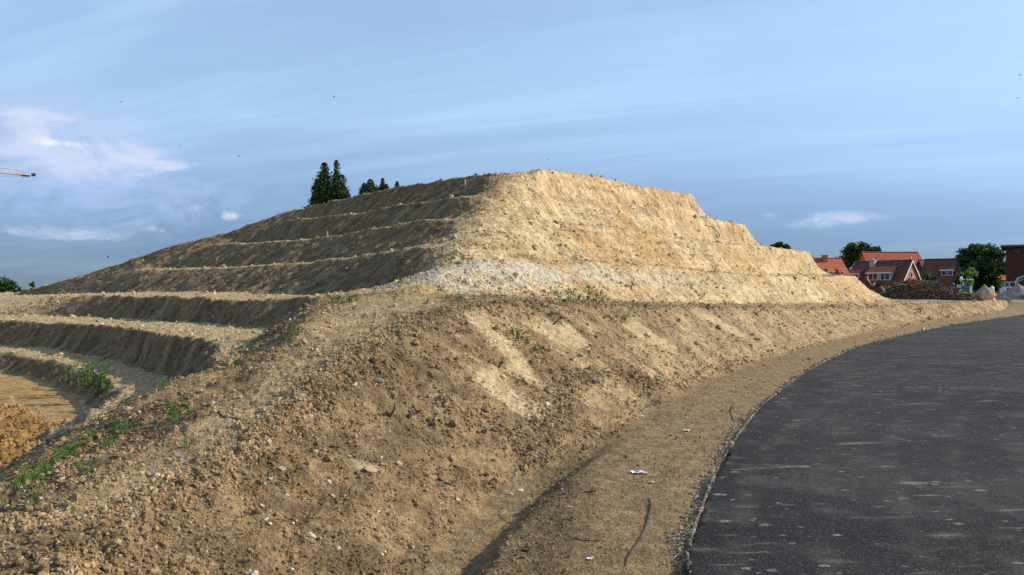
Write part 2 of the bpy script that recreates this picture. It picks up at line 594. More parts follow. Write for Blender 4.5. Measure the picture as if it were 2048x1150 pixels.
WHITE = px_mask([[(800, 575), (850, 545), (900, 530), (1000, 528), (1060, 531), (1200, 536), (1320, 545), (1470, 560), (1560, 580), (1640, 594), (1500, 590), (1380, 575), (1250, 565), (1150, 556), (1050, 572), (1000, 580), (900, 583)]], 14)
PALE = px_mask([[(940, 745), (1000, 735), (1060, 800), (1090, 838), (1060, 840), (990, 805)],
                [(1075, 655), (1130, 640), (1190, 690), (1150, 700), (1110, 690)],
                [(1225, 640), (1265, 640), (1320, 675), (1358, 700), (1300, 690)],
                [(925, 625), (955, 618), (1060, 720), (1085, 770), (1030, 745)],
                [(1380, 625), (1420, 628), (1470, 655), (1510, 680), (1440, 660)],
                [(700, 905), (740, 915), (765, 960), (730, 955)]], 5)
PATH = px_mask([[(860, 590), (900, 598), (800, 640), (700, 690), (590, 780), (500, 850), (400, 915), (250, 1010), (120, 1060), (60, 1050), (250, 940), (400, 860), (470, 780), (600, 700), (660, 620), (700, 595)]], 8)
SANDROUGH = px_mask([[(0, 815), (40, 818), (90, 840), (150, 850), (160, 900), (60, 960), (0, 990), (-80, 990), (-80, 820)]], 6)


def terrain(xm, ym, full=False):
    """final height (m) and soil colour at plan positions in metres"""
    x = np.asarray(xm, np.float64) / K
    y = np.asarray(ym, np.float64) / K
    verge = samp(M_VERGE, x, y)
    road = samp(M_ROAD, x, y)
    rough = np.clip(1 - 0.85 * verge - road, 0.04, 1)
    # wander of the edges
    wx = (0.26 * pn(x, y, .30, 1) + 0.16 * pn(x, y, .95, 2) + .07 * pn(x, y, 2.6, 3)) * rough
    wy = (0.26 * pn(x, y, .30, 4) + 0.16 * pn(x, y, .95, 5) + .07 * pn(x, y, 2.6, 6)) * rough
    xs, ys = x + wx, y + wy
    h = samp(HGT, xs, ys)
    emb, hill, pit = samp(M_EMB, x, y), samp(M_HILL, x, y), samp(M_PIT, x, y)
    slope = samp(SLOPE, xs, ys)
    right = samp(RIGHT, x, y)
    ct, cs = samp(CT, x, y), samp(CS, x, y)
    st = sstep(.28, .6, slope)
    # scrapes running down the slopes (bucket marks): along-contour coordinate, stretched down-slope
    lt, ls = (-x + y) * .7071, (x + y) * .7071
    ldown = ls + .25 * pn(lt, ls, .5, 8)
    tr = ct - .75 * cs + .25 * pn(ct, cs, .4, 9)
    tl = lt + .5 * ls
    sr = .8 * pn(tr * 2.4, cs * .8, 1, 21) + .7 * pn(tr * 5.6, cs * 1.5, 1, 22)
    sl = pn(tl * 1.7, ldown * .45, 1, 23) + .8 * pn(tl * 4.2, ldown * .9, 1, 24)
    usel = hill * (1 - right)
    streak = sr * (1 - usel) + sl * usel
    # single tooth scratches: thin lines down the slope, in patches
    scl = np.clip(1 - np.abs(pn(tl * 1.25, ldown * .22, 1, 25)) * 9, 0, 1) * sstep(-.1, .45, pn(x, y, .33, 26) + .5 * pn(x, y, 1.3, 27))
    scr = np.clip(1 - np.abs(pn(tr * 1.5, cs * .30, 1, 28)) * 9, 0, 1) * sstep(-.1, .45, pn(x, y, .33, 29) + .6 * pn(x, y, 1.4, 30))
    big = fbm(x, y, .22, 3, .5, 31)
    mid = fbm(x, y, 1.1, 4, .55, 37)
    fine = fbm(x, y, 7.0, 3, .6, 43)
    loose = sstep(-.35, .45, pn(x, y, .45, 51) + .6 * pn(x, y, 1.7, 52))     # patches of loose clods
    edge = (np.exp(-((cs - 3.9) / .4) ** 2) + np.exp(-(cs / .35) ** 2) * .5) * emb * sstep(-.6, .5, pn(x, y, .8, 53))
    edge = np.clip(edge, 0, 1)
    near = np.exp(-np.hypot(x, y) / 60)
    pathm = samp(PATH, x, y)
    pale = samp(PALE, x + .35 * pn(x, y, .7, 55) + .2 * pn(x, y, 2.1, 57), y + .35 * pn(x, y, .7, 56) + .2 * pn(x, y, 2.1, 58))
    smooth_patch = np.clip(pale + .75 * pathm, 0, 1)
    cl1 = clod(x, y, 3.2, 61, .55)
    cl2 = clod(x, y, 7.5, 62, .7)
    cl3 = clod(x, y, 1.5, 63, .30)
    lo = np.clip(loose * (1 - .8 * smooth_patch) + edge, 0, 1.3)
    dz = rough * (.09 * big + .06 * mid * (1 - .4 * smooth_patch) + (.022 + .02 * hill) * fine)
    nearq = sstep(12, 22, y)
    amp = .55 + .6 * sstep(-.4, .5, pn(x, y, .25, 54))
    dz = dz + rough * st * streak * (.05 * hill + .014 * emb + .075 * usel) * amp * (1 - .5 * pale) * (nearq + (1 - nearq) * .25)
    dz = dz + (emb + hill * .75) * lo * (.055 * cl1 + .04 * cl2 + .05 * cl3 * edge) * (1 - .5 * sstep(18, 40, y))
    dz = dz + st * (.075 * scl * usel - .06 * scr * (hill - usel + .5 * emb * nearq))
    sr_ = samp(SANDROUGH, x, y)
    dz = dz * (1 - .8 * pit * (1 - sr_))
    dz = dz + sr_ * pit * (.16 * clod(x, y, 2.4, 71, .9) + .10 * clod(x, y, 5.5, 72, .9) + .1 * mid)
    dz = dz + verge * (.012 * mid + .008 * fine + .02 * cl2 * sstep(.2, .7, pn(x, y, .8, 75)))
    # far land: low and even
    out = np.clip((np.maximum(np.abs(x) - 95, y - 185)) / 30, 0, 1)
    far = sstep(0, 1, out)
    h = h + dz
    beyond = np.where((x > 100) & (y < 150), 0.0, 2.1) + .35 * pn(x, y, .012, 77)
    h = h * (1 - far) + beyond * far
    h = h - .10 * road * (1 - far)
    z = h * K
    if not full:
        return z
    # ------------------------------------------------ soil colours (albedo)
    def col(*c):
        return np.array(c, np.float32)[None, :]
    brown, dkbrown = col(.295, .196, .100), col(.125, .083, .048)
    tan, sand = col(.55, .40, .215), col(.65, .49, .275)
    ochre, white = col(.46, .275, .10), col(.53, .465, .345)
    olive, grey = col(.175, .116, .062), col(.30, .26, .20)  # olive: brown riser soil, deepened with painted shade
    orange = col(.37, .215, .080)
    n_a = sstep(-.5, .5, fbm(x, y, .35, 4, .55, 81))[:, None]
    n_b = sstep(-.6, .6, fbm(x, y, 1.4, 4, .6, 85))[:, None]
    n_c = sstep(-.7, .7, fbm(x, y, 5.0, 3, .65, 89))[:, None]
    strk = sstep(-.5, .6, sr + .5 * pn(tr * 1.1, cs * .2, 1, 95))[:, None]
    strl = sstep(-.2, .9, sl)[:, None]
    # embankment: brown loose soil, paler where it has been scraped clean
    c_emb = brown * (.62 + .36 * n_a + .34 * n_b) * (1 - .18 * lo[:, None] * n_c) + (tan - brown) * ((.0 + .85 * sstep(15, 26, y))[:, None] * strk * st[:, None] * n_a * (1 - lo[:, None] * .6))
    c_emb = c_emb * (1 - .12 * n_c)
    pathc = (brown * .35 + tan * .55)
    pm = (pathm * .95)[:, None] * (.55 + .45 * n_b)
    c_emb = c_emb * (1 - pm) + pathc * pm
    pp = sstep(.30, .80, pale + .42 * sr + .22 * fbm(x, y, 2.2, 3, .6, 97))[:, None] * (.70 + .30 * n_c)
    c_emb = c_emb * (1 - pp) + sand * .82 * pp
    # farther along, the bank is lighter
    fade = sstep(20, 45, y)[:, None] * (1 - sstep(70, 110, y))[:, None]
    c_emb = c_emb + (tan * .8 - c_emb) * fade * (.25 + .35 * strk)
    # right face
    c_r = tan * (.80 + .35 * n_b) + (sand - tan) * strk * .75 * n_a
    oc = sstep(.05, .55, fbm(ct, cs, .16, 3, .5, 101) + .35 * pn(x, y, 1.2, 102))[:, None]
    c_r = c_r + (ochre - c_r) * oc * .55
    strata = sstep(-.2, .5, pn(h * 3.2 + .5 * pn(x, y, .25, 107), ct * .06, 1, 108))[:, None]
    c_r = c_r * (.90 + .2 * strata) * (1 - .30 * (n_c * lo[:, None]))
    wm = np.clip(samp(WHITE, x, y) * 1.25, 0, 1)[:, None] * (.25 + .75 * sstep(-.35, .35, fbm(tr * .8, cs * .35, .5, 3, .6, 105) + .5 * fbm(x, y, 1.6, 3, .6, 106))[:, None])
    c_r = c_r + (white - c_r) * wm * (.95 - .62 * sstep(2, 14, x))[:, None]
    # terraces on the left: browner risers with shade mixed into their colour, sandy treads
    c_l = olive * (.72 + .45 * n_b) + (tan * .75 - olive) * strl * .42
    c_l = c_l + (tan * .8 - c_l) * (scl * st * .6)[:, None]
    tread = 1 - sstep(.22, .60, slope)[:, None]  # sandy tint runs on over the lip, painting its sunlit edge
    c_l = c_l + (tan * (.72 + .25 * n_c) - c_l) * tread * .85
    c_l = c_l + (white * .8 - c_l) * wm * .6
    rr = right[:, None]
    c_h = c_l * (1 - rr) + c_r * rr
    c_p = orange * (.85 + .3 * n_b) + (tan * .72 - orange) * (.45 * n_a * (1 - sr_[:, None]))
    c_p = c_p * (1 - .3 * sr_[:, None] * n_c)
    c_v = (brown * .70 + tan * .13) * (.88 + .26 * n_b) * (1 - .18 * n_c)
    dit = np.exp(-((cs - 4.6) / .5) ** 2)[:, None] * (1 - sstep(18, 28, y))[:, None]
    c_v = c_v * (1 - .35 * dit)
    c_g = grey * .9 * (.75 + .4 * n_b) + (brown - grey) * .4 * n_a
    e, hh, p_, v = emb[:, None], hill[:, None], pit[:, None], (verge + road)[:, None]
    tot = np.clip(e + hh + p_ + v, 1e-4, None)
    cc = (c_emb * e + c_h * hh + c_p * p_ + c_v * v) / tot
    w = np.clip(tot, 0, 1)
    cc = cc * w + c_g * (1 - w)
    grass = (sstep(.35, 1, out) * sstep(-.2, .3, pn(x, y, .03, 110)))[:, None]
    cc = cc + (col(.10, .13, .045) - cc) * grass
    return z, np.clip(cc, .01, .8)


def hz(xm, ym):
    return float(terrain(np.array([xm]), np.array([ym]))[0])


def hit(px, py):
    """photo pixel -> point on the ground (m)"""
    x, y = cast(px, py)
    x, y = x * K, y * K
    return Vector((x, y, hz(x, y)))


# ------------------------------------------------------------------ ground mesh
def ground_rings():
    r = [0.6]
    while r[-1] < 62:
        d = max(.0078 * r[-1], .012)
        if r[-1] > 11:
            d = min(d, .085)
        if r[-1] > 46:
            d = .20
        r.append(r[-1] + d)
    while r[-1] < 112:
        r.append(r[-1] + .6)
    while r[-1] < 6000:
        r.append(r[-1] * 1.07)
    return np.array(r)


def soil_material():
    m = bpy.data.materials.new("soil")
    m.use_nodes = True
    t = NT(m.node_tree)
    t.n.clear()
    geo = t.add('ShaderNodeNewGeometry')
    pos = geo.outputs['Position']
    at = t.add('ShaderNodeAttribute', attribute_name='soil')
    c = at.outputs['Color']
    n1 = t.noise(pos, 38, 5, .65)
    n2 = t.noise(pos, 130, 3, .6)
    n3 = t.noise(pos, 9, 4, .6)
    f = t.math('ADD', t.math('MULTIPLY', n1, .75), t.math('ADD', t.math('MULTIPLY', n2, .5), t.math('MULTIPLY', n3, .6)))
    c = t.mix(1.0, c, t.ramp(f, [(.62, .45), (.93, 1.0), (1.2, 1.5)]), 'MULTIPLY')
    # small pale grit
    v = t.voronoi(pos, 62, 'F1')
    vc = t.voronoi(pos, 62, 'F1', out=1)
    sp = t.add('ShaderNodeSeparateColor')
    t.put(sp.inputs[0], vc)
    grit = t.math('MULTIPLY', t.math('LESS_THAN', v, .30), t.math('GREATER_THAN', sp.outputs[0], .90))
    c = t.mix(t.math('MULTIPLY', grit, .55), c, (.52, .46, .36))
    b = t.add('ShaderNodeBsdfPrincipled')
    t.put(b.inputs['Base Color'], c)
    b.inputs['Roughness'].default_value = .95
    b.inputs['Specular IOR Level'].default_value = .15
    lump = t.math('ADD', t.math('ADD', n1, t.math('MULTIPLY', n3, 1.5)), t.math('MULTIPLY', n2, .45))
    lump = t.math('ADD', lump, t.math('MULTIPLY', t.math('SUBTRACT', 1, v), .35))
    nrm = t.bump(lump, 1.0, .034)
    t.put(b.inputs['Normal'], nrm)
    o = t.add('ShaderNodeOutputMaterial')
    t.l.new(b.outputs[0], o.inputs[0])
    return m


MAT_SOIL = soil_material()


def np_mesh(name, co, quads, colors=None, mat=None):
    me = bpy.data.meshes.new(name)
    nv, nf = len(co), len(quads)
    k = quads.shape[1]
    me.vertices.add(nv)
    me.vertices.foreach_set('co', co.astype(np.float32).ravel())
    me.loops.add(nf * k)
    me.loops.foreach_set('vertex_index', quads.astype(np.int32).ravel())
    me.polygons.add(nf)
    me.polygons.foreach_set('loop_start', np.arange(0, nf * k, k, dtype=np.int32))
    me.polygons.foreach_set('loop_total', np.full(nf, k, np.int32))
    me.update(calc_edges=True)
    me.shade_smooth()
    if colors is not None:
        a = me.color_attributes.new('soil', 'FLOAT_COLOR', 'POINT')
        a.data.foreach_set('color', np.c_[colors, np.ones(nv)].astype(np.float32).ravel())
    if mat:
        me.materials.append(mat)
    return me


def build_ground():
    rr = ground_rings()
    a = np.concatenate([np.linspace(-R(41), R(41), 1080), np.linspace(R(41), R(360 - 41), 140)[1:-1]])
    na, nr_ = len(a), len(rr)
    RRr, AA = np.meshgrid(rr, a, indexing='ij')
    x = (RRr * np.sin(AA)).ravel()
    y = (RRr * np.cos(AA)).ravel()
    z = np.empty_like(x)
    c = np.empty((len(x), 3), np.float32)
    B = 200000
    for i in range(0, len(x), B):
        z[i:i + B], c[i:i + B] = terrain(x[i:i + B], y[i:i + B], True)
    co = np.c_[x, y, z]
    i = np.arange(nr_ - 1)[:, None]
    j = np.arange(na)[None, :]
    j2 = (j + 1) % na
    q = np.stack([i * na + j, i * na + j2, (i + 1) * na + j2, (i + 1) * na + j], -1).reshape(-1, 4)[:, ::-1]
    # close the middle under the camera
    cen = co[:na].mean(0)
    mid = co[q].mean(1)
    zi = np.clip(((mid[:, 0] / K - X0) / CELL).astype(int), 0, NX - 1)
    zj = np.clip(((mid[:, 1] / K - Y0) / CELL).astype(int), 0, NY - 1)
    zone = ZONE[zj, zi]
    inside = (mid[:, 0] / K > X0) & (mid[:, 0] / K < X1) & (mid[:, 1] / K > Y0) & (mid[:, 1] / K < Y1)
    zone = np.where(inside, zone, 0)
    zone[zone == 5] = 0
    for zid, name in ((0, 'ground'), (1, 'embankment'), (2, 'terraced_hill'), (3, 'sand_pit'), (4, 'verge')):
        qq = q[zone == zid]
        used, inv = np.unique(qq, return_inverse=True)
        me = np_mesh(name, co[used], inv.reshape(-1, 4), c[used], MAT_SOIL)
        ob = bpy.data.objects.new(name, me)
        C.objects.link(ob)
        ob['kind'] = 'structure'


build_ground()

# ------------------------------------------------------------------ generic builders
def mat(name, colour, rough=.8, vary=.25, scale=6.0, bump=0.0, bscale=60.0, metallic=0.0, spec=.3):
    m = bpy.data.materials.new(name)
    m.use_nodes = True
    t = NT(m.node_tree)
    b = t.n['Principled BSDF']
    tc = t.add('ShaderNodeTexCoord')
    n = t.noise(tc.outputs['Object'], scale, 5, .6)
    c = t.mix(1.0, (*colour, 1), t.ramp(n, [(.25, 1 - vary), (.75, 1 + vary)]), 'MULTIPLY')
    t.put(b.inputs['Base Color'], c)
    b.inputs['Roughness'].default_value = rough
    b.inputs['Metallic'].default_value = metallic
    b.inputs['Specular IOR Level'].default_value = spec
    if bump:
        t.put(b.inputs['Normal'], t.bump(t.noise(tc.outputs['Object'], bscale, 4, .6), 1.0, bump))
    return m


def link(name, me, parent=None, loc=None, rot=None, label=None, cat=None, group=None, kind=None):
    o = bpy.data.objects.new(name, me)
    C.objects.link(o)
    if parent is not None:
        o.parent = parent
    if loc is not None:
        o.location = loc
    if rot is not None:
        o.rotation_euler = rot
    if label:
        o['label'] = label
    if cat:
        o['category'] = cat
    if group:
        o['group'] = group
    if kind:
        o['kind'] = kind
    return o


def pymesh(name, verts, faces, m=None, smooth=False):
    me = bpy.data.meshes.new(name)
    me.from_pydata([tuple(v) for v in verts], [], faces)
    me.update()
    if m:
        me.materials.append(m)
    if smooth:
        me.shade_smooth()
    return me


def bm_mesh(name, bm, m=None, smooth=False):
    bmesh.ops.recalc_face_normals(bm, faces=bm.faces)
    me = bpy.data.meshes.new(name)
    bm.to_mesh(me)
    bm.free()
    if m:
        me.materials.append(m)
    if smooth:
        me.shade_smooth()
    return me


def tube_data(path, radii, sides=6, cap=True):
    """verts / faces of a bent tapering tube"""
    V, F = [], []
    path = [Vector(p) for p in path]
    for i, p in enumerate(path):
        a = path[max(0, i - 1)]
        b = path[min(len(path) - 1, i + 1)]
        d = (b - a).normalized()
        s = d.cross(Vector((0, 0, 1)))
        if s.length < .05:
            s = d.cross(Vector((1, 0, 0)))
        s.normalize()
        w = d.cross(s)
        for k in range(sides):
            an = 2 * math.pi * k / sides
            V.append(p + (s * math.cos(an) + w * math.sin(an)) * radii[i])
    for i in range(len(path) - 1):
        for k in range(sides):
            k2 = (k + 1) % sides
            F.append((i * sides + k, i * sides + k2, (i + 1) * sides + k2, (i + 1) * sides + k))
    if cap:
        F.append(tuple(range(sides))[::-1])
        F.append(tuple((len(path) - 1) * sides + k for k in range(sides)))
    return V, F


def join_data(parts):
    V, F = [], []
    for v, f in parts:
        o = len(V)
        V += list(v)
        F += [tuple(i + o for i in q) for q in f]
    return V, F


# ------------------------------------------------------------------ asphalt road
def asphalt():
    m = bpy.data.materials.new("asphalt")
    m.use_nodes = True
    t = NT(m.node_tree)
    b = t.n['Principled BSDF']
    pos = t.add('ShaderNodeNewGeometry').outputs['Position']
    n_l = t.noise(pos, .33, 4, .6)
    n_m = t.noise(pos, 2.1, 5, .62, .4)
    n_f = t.noise(pos, 210, 2, .6)
    base = t.mix(t.maprange(n_l, .35, .68), (.017, .0165, .0165), (.033, .032, .0315))
    base = t.mix(t.math('MULTIPLY', t.maprange(n_m, .50, .78), .55), base, (.085, .080, .074))
    # bright stone chips in the surface
    vc = t.voronoi(pos, 150, 'F1', out=1)
    s = t.add('ShaderNodeSeparateColor')
    t.put(s.inputs[0], vc)
    chip = t.math('GREATER_THAN', s.outputs[0], .93)
    base = t.mix(t.math('MULTIPLY', chip, .30), base, (.36, .34, .31))
    base = t.mix(1.0, base, t.ramp(n_f, [(.3, .72), (.7, 1.3)]), 'MULTIPLY')
    # dust flecks and dragged smears
    def smear(base, sx, sy, rot, scale, thr, rmax, amt, col, seed, wobble=.05, soft=.2):
        mp = t.add('ShaderNodeMapping')
        mp.inputs['Rotation'].default_value = (0, 0, rot)
        mp.inputs['Scale'].default_value = (sx, sy, 1)
        mp.inputs['Location'].default_value = (seed * 3.7, seed * 1.9, 0)
        wob = t.noise(pos, 7.0, 3, .6, out=1)
        pv = t.vmath('ADD', pos, t.vmath('MULTIPLY', t.vmath('SUBTRACT', wob, (.5, .5, .5)), (wobble, wobble, 0)))
        pv = t.vmath('MULTIPLY', pv, (1, 1, 0))
        t.put(mp.inputs['Vector'], pv)
        v1 = t.voronoi(mp.outputs[0], scale, 'F1')
        vc1 = t.voronoi(mp.outputs[0], scale, 'F1', out=1)
        s1 = t.add('ShaderNodeSeparateColor')
        t.put(s1.inputs[0], vc1)
        rad = t.math('MULTIPLY', t.math('POWER', s1.outputs[1], 1.6), rmax)
        m_ = t.maprange(t.math('SUBTRACT', rad, v1), 0.0, soft)
        m_ = t.math('MULTIPLY', m_, t.math('GREATER_THAN', s1.outputs[0], thr))
        br = t.maprange(t.noise(pos, 55, 5, .75), .36, .62)
        m_ = t.math('MULTIPLY', m_, t.math('MULTIPLY', br, amt), clamp=True)
        return t.mix(m_, base, col)
    dust = t.maprange(t.noise(pos, .45, 6, .68, .6), .48, .74)
    dust = t.math('MULTIPLY', dust, t.maprange(t.noise(pos, 26, 5, .7), .30, .70))
    base = t.mix(t.math('MULTIPLY', dust, .40), base, (.15, .135, .11))
    base = smear(base, 1.0, 1.7, .3, 11.0, .86, .5, .8, (.42, .38, .31), 1)
    base = smear(base, 1.0, 1.5, -.4, 5.0, .84, .42, .8, (.38, .34, .27), 2)
    base = smear(base, .8, 1.9, .15, 2.1, .62, .40, .6, (.34, .30, .235), 3, .12, .3)
    base = smear(base, .45, 2.3, .10, 1.3, .60, .34, .55, (.36, .32, .25), 4, .12, .3)
    base = smear(base, 1.3, .6, .5, 1.6, .80, .36, .5, (.26, .23, .18), 5, .2, .3)
    # dusty drags: long ragged smears with brighter cores
    for k_, (ax, ay, rot_, sc_, lo_, hi_, am_) in enumerate(((.55, 2.4, .12, 1.5, .60, .74, .75), (.5, 3.0, -.10, 3.2, .62, .74, .8), (1.3, .8, .6, 1.3, .63, .76, .45))):
        mq = t.add('ShaderNodeMapping')
        mq.inputs['Rotation'].default_value = (0, 0, rot_)
        mq.inputs['Scale'].default_value = (ax, ay, 1)
        mq.inputs['Location'].default_value = (k_ * 5.3, k_ * 2.9, 0)
        t.put(mq.inputs['Vector'], t.vmath('MULTIPLY', pos, (1, 1, 0)))
        dr = t.maprange(t.noise(mq.outputs[0], sc_, 7, .62, .25), lo_, hi_)
        dr = t.math('MULTIPLY', dr, t.maprange(t.noise(pos, 60, 4, .7), .30, .60))
        base = t.mix(t.math('MULTIPLY', dr, am_), base, (.36, .32, .25))
    # faint curved drag lines
    wv = t.add('ShaderNodeTexWave', wave_type='RINGS', rings_direction='Z')
    mpw = t.add('ShaderNodeMapping')
    mpw.inputs['Location'].default_value = (-24.0, 2.0, 0)
    t.put(mpw.inputs['Vector'], pos)
    t.put(wv.inputs['Vector'], mpw.outputs[0])
    wv.inputs['Scale'].default_value = .55
    wv.inputs['Distortion'].default_value = 1.6
    wv.inputs['Detail'].default_value = 3
    trk = t.math('MULTIPLY', t.maprange(wv.outputs[1], .55, 1.0), t.maprange(n_m, .40, .65))
    base = t.mix(t.math('MULTIPLY', trk, .22), base, (.13, .12, .10))
    # soil trodden onto the edge
    ea = t.add('ShaderNodeAttribute', attribute_name='soil')
    es = t.add('ShaderNodeSeparateColor')
    t.put(es.inputs[0], ea.outputs['Color'])
    ed = t.math('SUBTRACT', t.math('ADD', t.math('MULTIPLY', n_m, .55), t.math('MULTIPLY', t.noise(pos, 14, 5, .7), .40)), t.math('MULTIPLY', es.outputs[0], 1.5))
    base = t.mix(t.math('MULTIPLY', t.maprange(ed, .40, .62), .8), base, (.20, .145, .085))
    t.put(b.inputs['Base Color'], base)
    b.inputs['Roughness'].default_value = .85
    b.inputs['Specular IOR Level'].default_value = .10
    hgt = t.math('ADD', n_f, t.math('MULTIPLY', t.voronoi(pos, 150, 'F1'), -.7))
    t.put(b.inputs['Normal'], t.bump(hgt, .8, .006))
    return m


def build_road():
    e = densify([tuple(v) for v in smooth_line(REDGE)], .08)
    ex, ey = e[:, 0] * K, e[:, 1] * K
    keep = ey > -5.5
    ex, ey = ex[keep], ey[keep]
    d = np.c_[np.gradient(ex), np.gradient(ey)]
    d /= np.linalg.norm(d, axis=1)[:, None]
    kk = np.ones(161) / 161
    d = np.c_[np.convolve(np.pad(d[:, 0], 80, mode='edge'), kk, 'valid'), np.convolve(np.pad(d[:, 1], 80, mode='edge'), kk, 'valid')]
    d /= np.linalg.norm(d, axis=1)[:, None]
    nrm = np.c_[d[:, 1], -d[:, 0]]
    arc = np.cumsum(np.r_[0, np.hypot(np.diff(ex), np.diff(ey))])
    wob = .06 * pn(arc, arc * 0, .9, 201) + .035 * pn(arc, arc * 0, 3.3, 202) + .022 * pn(arc, arc * 0, 11, 203)
    offs = [0.0, 0.0, .012, .05, .2, .5, 1, 1.7, 2.5, 3.4, 4.4, 5.4, 6.2, 6.5, 6.53]
    zz = [-.06, .036, .046, .050, .052, .055, .06, .07, .08, .085, .08, .07, .06, .05, -.06]
    rows = []
    for o, z0 in zip(offs, zz):
        w = wob * (1 if o < .1 else max(0, 1 - o)) + o
        px_, py_ = ex + nrm[:, 0] * w, ey + nrm[:, 1] * w
        z = np.full(len(px_), z0)
        if 0 < z0:
            z = z + .008 * pn(px_, py_, .5, 205) + (.006 * pn(arc, arc * 0, 9, 204) if o < .03 else 0)
        rows.append(np.c_[px_, py_, z])
    co = np.concatenate(rows)
    n, k = len(ex), len(offs)
    i = np.arange(n - 1)[:, None]
    j = np.arange(k - 1)[None, :]
    q = np.stack([j * n + i, j * n + i + 1, (j + 1) * n + i + 1, (j + 1) * n + i], -1).reshape(-1, 4)[:, ::-1]
    oc_ = np.repeat(np.array(offs), n)
    me = np_mesh('road', co, q, np.c_[oc_, oc_, oc_], asphalt())
    link('road', me, kind='structure')


build_road()

# ------------------------------------------------------------------ loose clods and grit (uncountable: geometry-node scatter)
def clod_material(name, mul=1.0):
    m = bpy.data.materials.new(name)
    m.use_nodes = True
    t = NT(m.node_tree)
    b = t.n['Principled BSDF']
    at = t.add('ShaderNodeAttribute', attribute_name='tone', attribute_type='INSTANCER')
    tc = t.add('ShaderNodeTexCoord')
    n = t.noise(tc.outputs['Object'], 2.2, 4, .6)
    c = t.mix(1.0, at.outputs['Color'], t.ramp(n, [(.3, .75), (.7, 1.2)]), 'MULTIPLY')
    t.put(b.inputs['Base Color'], c)
    b.inputs['Roughness'].default_value = .93
    b.inputs['Specular IOR Level'].default_value = .2
    return m


CLOD_MAT = clod_material("clod")


def scatter_group(name, m, variants=4, jag=.55):
    g = bpy.data.node_groups.new(name, 'GeometryNodeTree')
    g.interface.new_socket('Geometry', in_out='INPUT', socket_type='NodeSocketGeometry')
    g.interface.new_socket('Geometry', in_out='OUTPUT', socket_type='NodeSocketGeometry')
    N, L = g.nodes, g.links
    gi, go = N.new('NodeGroupInput'), N.new('NodeGroupOutput')
    g2i = N.new('GeometryNodeGeometryToInstance')
    for k in range(variants):
        ico = N.new('GeometryNodeMeshIcoSphere')
        ico.inputs['Radius'].default_value = 1.0
        ico.inputs['Subdivisions'].default_value = 2 if k < 3 else 1
        sp = N.new('GeometryNodeSetPosition')
        pos = N.new('GeometryNodeInputPosition')
        no = N.new('ShaderNodeTexNoise')
        no.noise_dimensions = '4D'
        no.inputs['W'].default_value = 3.1 * k
        no.inputs['Scale'].default_value = 1.6
        no.inputs['Detail'].default_value = 2.0
        sub = N.new('ShaderNodeVectorMath')
        sub.operation = 'SUBTRACT'
        sub.inputs[1].default_value = (.5, .5, .5)
        sc = N.new('ShaderNodeVectorMath')
        sc.operation = 'MULTIPLY'
        sc.inputs[1].default_value = (jag * 3.6, jag * 3.6, jag * 3.0)
        L.new(pos.outputs[0], no.inputs['Vector'])
        L.new(no.outputs['Color'], sub.inputs[0])
        L.new(sub.outputs[0], sc.inputs[0])
        L.new(ico.outputs['Mesh'], sp.inputs['Geometry'])
        L.new(sc.outputs[0], sp.inputs['Offset'])
        sm = N.new('GeometryNodeSetMaterial')
        sm.inputs['Material'].default_value = m
        L.new(sp.outputs[0], sm.inputs['Geometry'])
        L.new(sm.outputs[0], g2i.inputs[0])
    m2p = N.new('GeometryNodeMeshToPoints')
    L.new(gi.outputs[0], m2p.inputs[0])
    iop = N.new('GeometryNodeInstanceOnPoints')
    L.new(m2p.outputs[0], iop.inputs['Points'])
    L.new(g2i.outputs[0], iop.inputs['Instance'])
    iop.inputs['Pick Instance'].default_value = True

    def attr(nm, typ):
        a = N.new('GeometryNodeInputNamedAttribute')
        a.data_type = typ
        a.inputs['Name'].default_value = nm
        return a.outputs[0]
    L.new(attr('pick', 'INT'), iop.inputs['Instance Index'])
    L.new(attr('size', 'FLOAT_VECTOR'), iop.inputs['Scale'])
    e2r = N.new('FunctionNodeEulerToRotation')
    L.new(attr('turn', 'FLOAT_VECTOR'), e2r.inputs[0])
    L.new(e2r.outputs[0], iop.inputs['Rotation'])
    L.new(iop.outputs[0], go.inputs[0])
    return g


CLOD_GN = scatter_group('clod_scatter', CLOD_MAT)


def scatter(name, co, size, tone, label, cat):
    n = len(co)
    me = bpy.data.meshes.new(name)
    me.vertices.add(n)
    me.vertices.foreach_set('co', co.astype(np.float32).ravel())

    def put(nm, typ, key, data):
        a = me.attributes.new(nm, typ, 'POINT')
        a.data.foreach_set(key, data.ravel())
    put('size', 'FLOAT_VECTOR', 'vector', size.astype(np.float32))
    put('turn', 'FLOAT_VECTOR', 'vector', rng.uniform(0, 6.28, (n, 3)).astype(np.float32))
    put('pick', 'INT', 'value', rng.integers(0, 4, n).astype(np.int32))
    put('tone', 'FLOAT_COLOR', 'color', np.c_[tone, np.ones(n)].astype(np.float32))
    me.update()
    o = link(name, me, label=label, cat=cat, kind='stuff')
    md = o.modifiers.new('scatter', 'NODES')
    md.node_group = CLOD_GN
    return o


def zone_at(x, y):
    zi = np.clip(((x / K - X0) / CELL).astype(int), 0, NX - 1)
    zj = np.clip(((y / K - Y0) / CELL).astype(int), 0, NY - 1)
    return ZONE[zj, zi]


